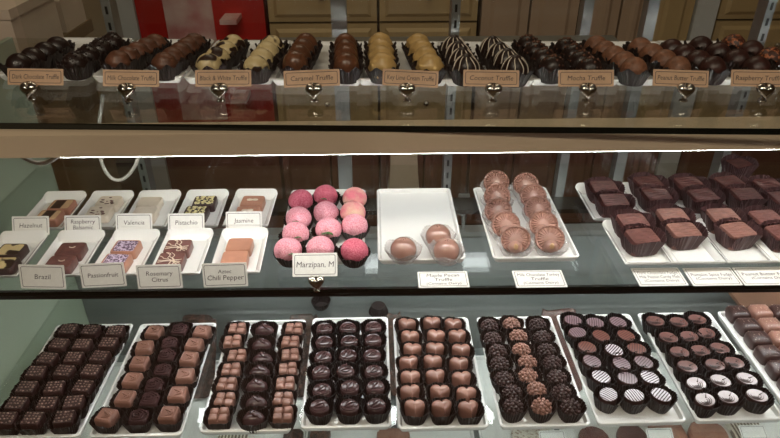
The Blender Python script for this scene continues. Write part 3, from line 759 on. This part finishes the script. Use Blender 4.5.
# ---- chrome heart card holders
def heart_mesh():
    mb = MB(); o = heart2(.0088, .0078, 40); rings = []
    for s_, d in ((.55, .0052), (.82, .0042), (.96, .0022), (1, 0), (.96, -.0022), (.82, -.0042), (.55, -.0052)):
        rings.append([(x * s_, d + .25 * z * s_, .0098 + z * s_) for x, z in o])
    mb.loft(rings); return mb.mesh('heart', ['chrome'], 60)
def base_mesh():
    mb = MB(); mb.loft([[(x, y, z) for x, y in sup(.0040 * q, .0040 * q, 2, 24)] for q, z in ((1, 0), (1, .0014), (.6, .0022), (.45, .0050))]); return mb.mesh('base', ['chrome'], 40)
HM, BM = heart_mesh(), base_mesh()
def clip_mesh():
    mb = MB(); mb.box(-.0045, .0045, .0050, .0057, .008, .0170); return mb.mesh('clip', ['chrome'], 0)
CM = clip_mesh()
def holder(px, py, z, label):
    p = at_z(px, py, z)
    t = thing('card_holder', label, 'card holder', (p.x, p.y, z), R(random.uniform(-10, 10)), 'chrome heart card holders'); obj('base', BM, t); obj('heart', HM, t); obj('clip', CM, t)
    return p
pm = holder(317, 290, Z_MID, 'chrome heart card holder before the pink marzipan tray'); pm = at_z(315, 276.5, Z_MID + .0165)
p = bpy.data.objects[-1] if False else None
card('white card reading Marzipan, M standing above a chrome heart', (pm.x, pm.y, Z_MID + .0165), .0475, .0250, 52, [('Marzipan, M', .0064)], group='bonbon name cards')

# ------------------------------------------------------------------ top shelf
FT = Z_TOP + .0043
tx = []
fronts = [(45, 82), (140, 84), (232, 85.5), (320, 87), (406, 87), (492, 87.5), (578, 87), (664, 87), (748, 86.5)]
tn = ['dark chocolate truffles', 'milk chocolate truffles', 'black and white truffles', 'caramel truffles', 'key lime truffles', 'drizzled coconut truffles', 'mocha truffles', 'peanut butter truffles', 'raspberry truffles']
SKEW = R(-2.6)
for (px, py), w in zip(fronts, tn):
    p = at_z(px, py, Z_TOP); c = Vector((p.x, p.y + .073, Z_TOP)); tx.append(c)
    tag(obj('serving_tray', TRAY_TOP, None, c, (0, 0, SKEW)), f'white porcelain tray on the top shelf holding {w}', 'tray', 'top shelf trays')
cupt = cup_mesh('truffle cup', .0184, .0176, .0124, .0120, .0170, 'cup_top', 2.3, 28, .0026, 7, .04)
T = {}
T['dark'] = proto('chocolate_truffle', '', 'truffle', cupt, dome_truffle('smooth dark', 'truf_dark'))
T['nut'] = proto('chocolate_truffle', '', 'truffle', cupt, dome_truffle('nutty dark', 'truf_dark', crumbs=60, extra='truf_dark'))
T['milk'] = proto('chocolate_truffle', '', 'truffle', cupt, dome_truffle('ridged milk', 'truf_milk', ridges=.05))
T['bw'] = proto('chocolate_truffle', '', 'truffle', cupt, dome_truffle('black white', 'bw', drape=.04))
T['car'] = proto('chocolate_truffle', '', 'truffle', cupt, dome_truffle('caramel', 'truf_car', h=.029))
T['lime'] = proto('chocolate_truffle', '', 'truffle', cupt, dome_truffle('key lime', 'cream_t', r=.0145, h=.029, drape=.05, ridges=.06))
T['coco'] = proto('chocolate_truffle', '', 'truffle', cupt, dome_truffle('coconut', 'truf_dark', h=.028, peak=.002, drizzle=True, extra='white_choc'))
T['mocha'] = proto('chocolate_truffle', '', 'truffle', cupt, dome_truffle('mocha', 'truf_dark', crumbs=26, extra='truf_milk'))
T['pb'] = proto('chocolate_truffle', '', 'truffle', cupt, dome_truffle('peanut', 'truf_pb'))
T['rasp'] = proto('chocolate_truffle', '', 'truffle', cupt, dome_truffle('rasp', 'truf_rasp'))
T['rasp2'] = proto('chocolate_truffle', '', 'truffle', cupt, dome_truffle('rasp cracked', 'truf_red'))
TW = {'dark': 'smooth dark truffle', 'nut': 'nut coated dark truffle', 'milk': 'ridged milk truffle', 'bw': 'cream truffle streaked with dark chocolate', 'car': 'glossy caramel brown truffle', 'lime': 'pale cream draped truffle',
      'coco': 'dark truffle with white drizzle', 'mocha': 'speckled dark mocha truffle', 'pb': 'matte light brown truffle', 'rasp': 'reddish dark truffle', 'rasp2': 'copper dusted truffle'}
def crA(o, s, *pts): return [(o[0] + x / s, o[1] + y / s) for x, y in pts]
A, Bc, Cc, Dc, Ec, Fc, Gc, Hc = (0, 25), (100, 25), (200, 25), (300, 25), (400, 25), (500, 25), (590, 25), (670, 25)
s5 = 5.154
# every column from its front truffle to its rear one: kind, front px, back px, count, which column
columns = [('dark', (20, 66), (57, 44.5), 4, 'left'), ('nut', (76, 64.5), (112, 41), 4, 'right'),
           ('milk', (119, 63), (155, 42), 5, 'left'), ('milk', (165, 65), (194, 41), 5, 'right'),
           ('bw', (209, 66), (233, 42.5), 4, 'left'), ('bw', (256, 68), (272, 43), 4, 'right'),
           ('car', (295.5, 66), (306, 43.5), 4, 'left'), ('car', (346.5, 68), (345.5, 44), 4, 'right'),
           ('lime', (382, 68), (380, 43), 4, 'left'), ('lime', (429.5, 69), (418, 44), 4, 'right'),
           ('coco', (466, 70), (454, 46), 4, 'left'), ('coco', (514.5, 71), (492, 47), 4, 'right'),
           ('mocha', (552, 68), (528, 43), 4, 'left'), ('mocha', (589, 70), (566, 46), 4, 'right'),
           ('pb', (633.5, 70), (596.5, 43.5), 5, 'left'), ('pb', (677, 69), (640.5, 45.5), 4, 'right'),
           ('rasp', (712, 69), (672, 47), 4, 'left'), ('rasp', (756, 69), (701, 44), 4, 'middle'), ('rasp', (790, 67), (734, 42), 4, 'right')]
tops = []
for kind, fp, bp, n, cw in columns:
    a, b = at_z(*fp, FT + .0140), at_z(*bp, FT + .0185)
    for k in range(n):
        q = a.lerp(b, k / (n - 1)); kk = kind
        if kind == 'rasp' and (cw, k) in (('middle', 9), ('right', 1), ('right', 3)): kk = 'rasp2'
        place(T[kk], (q.x, q.y, FT), R(random.uniform(-25, 25)), f'{TW[kk]}, {cw} column of its tray, {row_words(n - 1 - k, n)}', tn[['dark', 'nut', 'milk', 'bw', 'car', 'lime', 'coco', 'mocha', 'pb', 'rasp'].index(kind) - (1 if kind != 'dark' else 0)])
tc = [('Dark Chocolate Truffle', 34, 75, 32, 1), ('Milk Chocolate Truffle', 130, 77, 129, 1), ('Black & White Truffle', 223, 79, 221, 0), ('Caramel Truffle', 312, 80.5, 314.5, -2), ('Key Lime Cream Truffle', 410, 81.5, 407, 3),
      ('Coconut Truffle', 491, 82, 492.5, 1), ('Mocha Truffle', 586, 81.5, 586, 0), ('Peanut Butter Truffle', 680, 83, 683, 2), ('Raspberry Truffle', 758, 83, 762, 1)]
for t, px, py, hx, roll in tc:
    hy = 98 + (3 if px > 100 else 1.5)
    p = holder(hx, hy, Z_TOP, f'chrome heart card holder under the {t} card')
    c = at_y(px, py + 4.5, p.y + .0085)
    card(f'cream card reading {t} in a chrome heart holder', (c.x, c.y, Z_TOP + .0120), .0560, .0165, 62, [(t, .0050)], SKEW * .3, R(-roll), 'card_cream', 'ink', 'truffle name cards')

# ------------------------------------------------------------------ the case
def shelf_thing(label, x0, x1, yf, yb, z, th, skew, zl='shelf'):
    t = thing('glass_shelf', label, 'shelf', ((x0 + x1) / 2, yf, z - th), skew, 'glass shelves')
    w = (x1 - x0) / 2; d = yb - yf
    mb = MB(); v = [(x, y, q) for q in (0, th) for y in (0, d) for x in (-w, w)]
    mb.add(v, [(0, 2, 3, 1), (4, 5, 7, 6), (2, 6, 7, 3), (0, 4, 6, 2), (1, 3, 7, 5)])
    mb.mi = 1; mb.add(v, [(0, 1, 5, 4)])
    me = bpy.data.meshes.new('pane'); me.from_pydata(mb.v, [], mb.f); me.materials.append(M['shelf']); me.materials.append(M['edge'])
    for p_, i in zip(me.polygons, mb.m): p_.material_index = i
    obj('pane', me, t)
    return t
XL, XR = -.500, .82
a0, b0 = Vector((-.319, .559)), Vector((.342, .529))
sk = math.atan2(b0.y - a0.y, b0.x - a0.x); xm = (XL + XR) / 2; ym = a0.y + (xm - a0.x) * math.tan(sk)
shelf_thing('top glass shelf with dark edge, carrying the truffle trays', XL, XR, ym, ym + .285, Z_TOP - .0002, .0062, sk)
sm_ = math.atan2(-.008, .772)
shelf_thing('middle glass shelf with dark edge, carrying bonbons, marzipan and fudge', XL, XR, .5465 - .0018, .845, Z_MID - .0002, .0050, sm_)
shelf_thing('bottom glass shelf under the trays of small chocolates', XL, XR, .470, .850, Z_LOW - .0002, .006, 0)

def light_bar(label, x0, x1, xl, yf, ztop, hh, dd, led, mat, wid, skew=0, proud=False):
    t = thing('shelf_light', label, 'light', (0, yf, ztop), skew, 'shelf lights')
    mb = MB(); mb.box(x0, x1, 0, dd, -hh, 0)
    if not proud: mb.box(x0, x1, 0, .0009, -hh - .0022, -hh); mb.box(x0, x1, dd - .0009, dd, -hh - .0022, -hh)   # channel lips
    obj('housing', mb.mesh('housing', [mat], 0), t)
    if proud: mb = MB(); mb.box(x0, x1, dd - .010, dd, -hh - proud, -hh - .0001); obj('lamp_holder', mb.mesh('holder', [mat], 0), t)
    e = .0036 + proud if proud else .0009
    c = dd - .005 if proud else dd / 2
    mb = MB(); mb.box(xl, x1 - .004, c - wid / 2, c + wid / 2, -hh - e, -hh - (proud or 0) - .0001); obj('diffuser', mb.mesh('diffuser', [led], 0), t)
    return t
pl = at_y(62, 155, .568)
zb = at_y(390, 153.4, .545).z
light_bar('metal light bar with painted tan reflection and white strip under the top shelf front', -.398, XR, pl.x, .5440, Z_TOP - .0068, Z_TOP - .0068 - zb, .029, 'led', 'tan', .007, 0, .0062)
light_bar('slim black light bar under the middle shelf front edge', XL, XR, XL + .01, .5490, Z_MID - .0058, .004, .0085, 'led_front', 'black', .0055, sm_)
light_bar('wide dark light bar under the trays of the middle shelf', -.31, XR, -.30, .722, Z_MID - .0058, .004, .034, 'led_low', 'black', .030, sm_)
light_bar('slim black light bar under the bottom shelf front edge', XL, XR, XL + .01, .4730, Z_LOW - .0070, .004, .0085, 'led_deck', 'black', .0055)
light_bar('slim rear light bar under the back of the top shelf', -.135, .33, -.13, .828, Z_TOP - .0080, .004, .046, 'led_rear', 'alu', .042)

case = thing('display_case', 'glass display case around the shelves with slotted rear posts and green side pane', 'display case', (0, .66, Z_DECK - .08))
def part(name, mb, mats, smooth=0):
    me = mb.mesh(name, mats, smooth); o = obj(name, me, case); o.location = -case.location; return o
mb = MB(); mb.box(XL - .008, XL - .001, .44, .90, Z_DECK - .08, Z_TOP - .012); part('side_panel', mb, ['side'])
mb = MB(); mb.box(XL - .008, 1.0, .43, .436, Z_DECK - .08, EYE + .25); part('front_glass', mb, ['front'])
mb = MB(); mb.box(XL - .008, 1.0, .45, .95, Z_DECK - .08, Z_DECK - .0005); part('lower_deck', mb, ['deckpaint'])
zr = at_y(400, 234, .862).z
mb = MB(); mb.box(XL, 1.0, .866, .874, Z_DECK - .0005, zr - .004); part('back_panel', mb, ['grey'])
mb = MB(); mb.box(XL, 1.0, .858, .880, zr - .004, zr + .004); part('rear_rail', mb, ['alu'])
for px in (107, 456, 770):
    d = at_y(px, 18, .872); x = d.x
    mb = MB(); mb.box(x - .006, x + .006, .876, .900, Z_DECK, EYE + .15)
    mb.mi = 1
    for k in range(40):
        z = Z_DECK + .05 + k * .021
        mb.box(x - .0016, x + .0016, .8752, .8762, z, z + .010)
    part('shelf_standard', mb, ['alu', 'black'])
for px, w, py in ((339, .011, 18), (586, .007, 18), (650, .008, 18)):
    x = at_y(px, py, .93).x
    mb = MB(); mb.box(x - w, x + w, .925, .945, zr + .002, EYE + .15); part('door_stile', mb, ['alu'])
mb = MB(); mb.box(XL, 1.0, .932, .937, zr + .002, EYE + .15); part('rear_glass', mb, ['front'])

# cable loops under the top shelf
def cable(label, pts, name='power_cable'):
    cu = bpy.data.curves.new('c', 'CURVE'); cu.dimensions = '3D'; sp = cu.splines.new('NURBS'); sp.points.add(len(pts) - 1)
    for q, p_ in zip(sp.points, pts): q.co = (*p_, 1)
    sp.use_endpoint_u = True; sp.order_u = 4; cu.bevel_depth = .0022; cu.bevel_resolution = 3
    o = bpy.data.objects.new('tmp', cu); COL.objects.link(o); bpy.context.view_layer.update()
    me = bpy.data.meshes.new_from_object(o.evaluated_get(bpy.context.evaluated_depsgraph_get())); bpy.data.objects.remove(o)
    me.materials.append(M['cable'])
    for p_ in me.polygons: p_.use_smooth = True
    return tag(obj(name, me), label, 'cable')
cable('short white cable looping under the left end of the light bar', [at_y(*q, .562) for q in ((16, 152.5), (24, 158), (36, 164), (48, 163), (57, 157), (62, 152.5))])
cable('white cable hanging in a loop below the top shelf at left', [at_y(*q, .72) for q in ((103, 95), (99, 120), (97, 148), (104, 172), (116, 183), (130, 176), (139, 160), (142, 140))])

# spatula at the rear
def spat():
    t = thing('serving_spatula', 'grey steel serving spatula standing against the rear rail', 'spatula', at_y(463, 231, .868))
    h = (at_y(461, 194, .868) - at_y(463, 231, .868)).z
    mb = MB(); mb.loft([[(x - .002, y * .0016 + .002, z) for x, y in sup(w, 1, 3, 16)] for w, z in ((.004, h * .40), (.0085, h * .55), (.0095, h * .85), (.0085, h))]); obj('blade', mb.mesh('blade', ['steel'], 40), t)
    mb = MB(); mb.tube([(0, .002, .0), (0, .002, h * .2), (-.001, .002, h * .42)], .0030, 8); obj('handle', mb.mesh('handle', ['steel'], 40), t)
spat()

# ------------------------------------------------------------------ lower deck: barks on white trays under the bottom shelf
TRAY_LOW = tray_mesh(.118, .245, .010, .004, .003)
def bark_mesh(w, l, mat, seed, h=.009, round_=False):
    rnd = random.Random(seed); N = 26; o = []
    for i in range(N):
        x, y = sup(w / 2, l / 2, 2.2 if round_ else 6, N)[i]; k = 1 + rnd.uniform(-.06, .06) * (0.3 if round_ else 1); o.append((x * k, y * k))
    mb = MB(); solid(mb, o, [(.97, 0), (1, h * .3), (.99, h * .8), (.93, h), (.5, h * 1.02), (.1, h * .98)])
    return mb.mesh('bark', [mat], 50)
lx = [-.420, -.294, -.168, -.040, .088, .214, .340, .466, .592]
FD = Z_DECK + .0032
rear = ['bark_dark', 'bark_dark', 'bark_dark', 'bark_dark', 'bark_white', 'bark_dark', 'bark_milk', 'bark_milk', 'bark_milk']
rw = {'bark_dark': 'crumbly dark chocolate bark', 'bark_white': 'speckled white bark', 'bark_milk': 'milk chocolate bark'}
above = ['speckled squares', 'scroll squares', 'milk blocks', 'leaf rounds', 'hearts', 'nut clusters', 'striped discs', 'swirl discs', 'salted pillows']
for x, m, w in zip(lx, rear, above):
    tag(obj('serving_tray', TRAY_LOW, None, (x, .715, Z_DECK)), f'white tray of bark on the lowest deck, seen below the {w}', 'tray', 'lower deck trays')
def deck_piece(px0, px1, y_px, w, l, m, label, h=.009, rnd_=False, seed=1, dy=0):
    p = at_z((px0 + px1) / 2, y_px, FD + h)
    return tag(obj('chocolate_bark', bark_mesh(w, l, m, seed, h, rnd_), None, (p.x, p.y - l / 2 + dy, FD)), label, 'chocolate')
for px, w, m, lab in ((196, .062, 'bark_dark', 'crumbly dark bark slab leaning at the rear between scroll squares and milk blocks'), (303, .050, 'bark_dark', 'crumbly reddish bark slab leaning at the rear between milk blocks and leaf rounds'),
                      (391, .045, 'bark_dark', 'narrow dark bark slab leaning at the rear between leaf rounds and hearts'), (560, .070, 'fudge', 'smooth brown slab leaning at the rear between nut clusters and striped discs')):
    p = at_y(px, 350, .80)
    tag(obj('chocolate_bark', bark_mesh(w, .135, m, px, .008), None, (p.x, .800, Z_DECK + .0545), (R(46), 0, 0)), lab, 'chocolate')
deck_piece(216, 253, 430, .046, .06, 'bark_stripe', 'white bark with thin brown stripes below the milk blocks tray', seed=3)
deck_piece(282, 306, 428.5, .032, .05, 'bark_dark', 'crumbly dark bark piece below the leaf rounds, left one', seed=4)
deck_piece(308, 333, 428.5, .032, .05, 'bark_dark', 'crumbly dark bark piece below the leaf rounds, right one', seed=5)
deck_piece(373, 413, 427.5, .050, .06, 'bark_milk', 'tan milk bark square peeking below the hearts tray', seed=6)
deck_piece(504, 556, 424.5, .065, .06, 'bark_white', 'speckled white bark slab below the nut clusters tray', seed=7)
deck_piece(572, 608, 425.5, .047, .05, 'fudge', 'round brown chocolate patty below the striped discs, left one', .010, True, 8)
deck_piece(609, 646, 423.5, .047, .05, 'fudge', 'round brown chocolate patty below the striped discs, right one', .010, True, 9)
deck_piece(643, 684, 420.5, .052, .06, 'bark_milk', 'brown bark slab between the disc trays on the lowest deck', seed=10)
deck_piece(681, 722, 419, .058, .055, 'bark_milk', 'large round tan patty below the swirl discs tray', .016, True, 11)
deck_piece(728, 752, 417, .050, .06, 'bark_stripe', 'brown bark with white stripes below the swirl discs tray', .012, False, 12)
def deck_card(px, py, label):
    p = at_z(px, py, FD + .014); card(label, (p.x, p.y - .022, FD + .016), .040, .022, 25, [], group='lower deck cards')
deck_card(550, 434.5, 'grey bordered card before the speckled white bark slab')
deck_card(656, 432, 'grey bordered card between the two round patties and the tan patty')
deck_card(748, 429, 'grey bordered card before the white striped brown bark')

# ------------------------------------------------------------------ the shop behind the case
mb = MB(); mb.box(-6, 6, -5, 7, -.02, 0); struct('floor', mb.mesh('floor', ['wood'], 0))
mb = MB(); mb.box(-6, 6, 3.00, 3.08, 0, 3.0); struct('wall_back', mb.mesh('wall', ['wallp'], 0))
mb = MB(); mb.box(-6.1, -6, -5, 4, 0, 3.0); struct('wall_left', mb.mesh('wall', ['wallp'], 0))
mb = MB(); mb.box(6, 6.1, -5, 4, 0, 3.0); struct('wall_right', mb.mesh('wall', ['wallp'], 0))
mb = MB(); mb.box(-6, 6, -5.1, -5, 0, 3.0); struct('wall_front', mb.mesh('wall', ['wallp'], 0))
mb = MB(); mb.box(-6, 6, -5, 4, 3.0, 3.1); struct('ceiling', mb.mesh('ceiling', ['whitepaint'], 0))
YB = 2.30
def cabinet(label, x0, x1, y0, mat, fronts, top=1.08):
    t = thing('base_cabinet', label, 'cabinet', ((x0 + x1) / 2, y0, 0)); w = (x1 - x0) / 2
    mb = MB(); mb.box(-w, w, .02, .58, 0, top); obj('body', mb.mesh('body', ['gap'], 0), t)
    for nm, u0, u1, z0, z1 in fronts:
        a, b = -w + 2 * w * u0 + .004, -w + 2 * w * u1 - .004
        mb = MB(); mb.box(a, b, 0, .0195, z0 + .004, z1 - .004); low = nm == 'lower_door'; d = obj(nm, mb.mesh(nm, ['brown_door' if low else mat], 0), t)
        q = MB(); k = .03 if nm == 'door' else .02                                  # raised inner panel
        q.loft([[(x, y_, z) for x, z in ((a + k + e, z0 + k + e), (b - k - e, z0 + k + e), (b - k - e, z1 - k - e), (a + k + e, z1 - k - e))] for y_, e in ((-.001, 0), (-.010, .012))])
        obj('panel', q.mesh('panel', ['brown_door' if low else mat], 0), d)
        if low: continue
        q = MB(); q.ball(((a + b) / 2 if nm == 'drawer' else b - .025, -.014, (z0 + z1) / 2), .012, u=12, w=8); obj('knob', q.mesh('knob', ['chrome'], 60), d)
    return t
X = lambda px: at_y(px, 20, YB).x
LOWD = [('lower_door', 0, .5, .03, .44), ('lower_door', .5, 1, .03, .44)]
drs = LOWD + [('drawer', 0, 1, .46, .70), ('drawer', 0, 1, .70, .88), ('drawer', 0, 1, .88, 1.06)]
cabinet('cream drawer unit at the back wall left of the seam', X(268), X(378), YB, 'cab', drs)
cabinet('cream drawer unit at the back wall right of the seam', X(378) + .002, X(478), YB, 'cab', drs)
cabinet('pale cabinet with two doors at the back wall centre', X(480), X(578), YB, 'cab_pink', [*LOWD, ('door', 0, .5, .46, 1.06), ('door', .5, 1, .46, 1.06)])
cabinet('pale cabinet with two narrow doors right of centre', X(590), X(648), YB, 'cab_pink', [*LOWD, ('door', 0, .5, .46, 1.06), ('door', .5, 1, .46, 1.06)])
cabinet('cream cabinet with a single tall door', X(652), X(692), YB, 'cab', [*LOWD, ('door', 0, 1, .46, 1.06)])
cabinet('cream drawer unit at the far right', X(716), X(850), YB, 'cab', drs)
mb = MB(); mb.box(X(693), X(714), YB - .01, YB + .1, 0, 1.6); tag(obj('wall_post', mb.mesh('post', ['whitepaint'], 0)), 'white post between the cabinets at right', 'post')
mb = MB(); mb.box(X(118), X(137), YB - .01, YB + .1, 0, 1.6); tag(obj('wall_post', mb.mesh('post', ['whitepaint'], 0)), 'white post beside the red display unit', 'post')
t = thing('red_display_unit', 'red display unit with a pale pink printed panel behind the case', 'display unit', ((X(138) + X(265)) / 2, YB, 0)); w = (X(265) - X(138)) / 2
mb = MB(); mb.box(-w, w, 0, .5, .5, 1.5); obj('body', mb.mesh('body', ['red'], 0), t)
mb = MB(); mb.box(-w, w, 0, .5, 0, .4995); obj('base', mb.mesh('base', ['brown_door'], 0), t)
mb = MB(); mb.box(-w + (X(166) - X(138)), -w + (X(214) - X(138)), -.006, 0, .52, 1.4); obj('printed_panel', mb.mesh('panel', ['poster'], 0), t)
mb = MB()
for z in (.62, .76, .90): mb.box(-w + (X(226) - X(138)), w - .08, -.10, -.001, z, z + .015)
obj('ledge', mb.mesh('ledge', ['poster'], 0), t)
# counter and boxes at the left
zc = at_y(48, 34, 1.55).z
t = thing('side_counter', 'brown counter behind the case at far left', 'counter', (-.85, 1.55, 0))
mb = MB(); mb.box(-.60, .10, -.28, .13, 0, zc - .03); obj('body', mb.mesh('body', ['olive'], 0), t)
mb = MB(); mb.box(-.62, .12, -.30, .15, zc - .03, zc); obj('counter_top', mb.mesh('top', ['olive'], 0), t)
q0, q1 = at_y(24, 34, 1.58), at_y(72, 34, 1.58)
def carton(label, x0, x1, y0, y1, z0, h):
    t = thing('cardboard_box', label, 'box', ((x0 + x1) / 2, y0, z0)); w = (x1 - x0) / 2
    mb = MB(); mb.box(-w, w, 0, y1 - y0, 0, h * .82); obj('body', mb.mesh('body', ['paper'], 0), t)
    mb = MB(); mb.box(-w - .003, w + .003, -.003, y1 - y0 + .003, h * .82 + .001, h); obj('lid', mb.mesh('lid', ['paper'], 0), t)
carton('pale cardboard box standing on the brown counter at left', q0.x, q1.x, 1.56, 1.68, zc + .0005, .30)
q2, q3 = at_y(-22, 48, 1.30), at_y(19, 48, 1.30); z9 = at_y(10, 10, 1.30).z
carton('white cardboard box at the far left edge on the counter', q2.x, q3.x, 1.30, 1.50, zc + .0005, z9 - zc)
def bag():
    p = at_y(404, 192, 2.10); t = thing('paper_bag', 'white paper bag standing on the floor before the brown cabinet doors', 'bag', (p.x, 2.10, 0)); h = at_y(404, 160, 2.10).z
    mb = MB(); mb.loft([[(x, y + .04, z) for x, y in rrect(w, .08 * e, .004, 2)] for w, e, z in ((.13, 1, 0), (.13, 1, h * .55), (.105, .6, h * .85), (.10, .2, h))]); obj('body', mb.mesh('bag', ['paper'], 40), t)
    mb = MB(); mb.tube([(.03 * math.cos(a), .04, h - .004 + .05 * math.sin(a)) for a in [PI * i / 10 for i in range(11)]], .003, 6); obj('handle', mb.mesh('handle', ['paper'], 40), t)
bag()
# white shelf pedestal whose reflection shows in the front glass
# ------------------------------------------------------------------ lights
def area(name, loc, size, power, col, rot=(0, 0, 0), sy=None):
    l = bpy.data.lights.new(name, 'AREA'); l.energy = power; l.size = size; l.color = col
    if sy: l.shape = 'RECTANGLE'; l.size_y = sy
    o = bpy.data.objects.new(name, l); COL.objects.link(o); o.location = loc; o.rotation_euler = rot
    return o
area('ceiling_lamp', (-.6, -1.0, 2.95), 1.2, 28, (1, .84, .68), sy=.3)
area('ceiling_lamp', (1.0, -1.0, 2.95), 1.2, 14, (1, .84, .68), sy=.3)
area('ceiling_lamp', (0.0, 1.7, 2.95), 1.4, 6.5, (1, .84, .62), sy=.4)
wd = bpy.data.worlds.new('world'); S.world = wd; wd.use_nodes = True
wd.node_tree.nodes['Background'].inputs[0].default_value = (.9, .8, .66, 1); wd.node_tree.nodes['Background'].inputs[1].default_value = .04

S.view_settings.view_transform = 'Standard'; S.view_settings.look = 'None'; S.view_settings.exposure = 0; S.view_settings.gamma = 1
S.view_settings.use_curve_mapping = False
S.cycles.transparent_max_bounces = 32; S.cycles.max_bounces = 10; S.cycles.glossy_bounces = 5
S.cycles.use_denoising = True
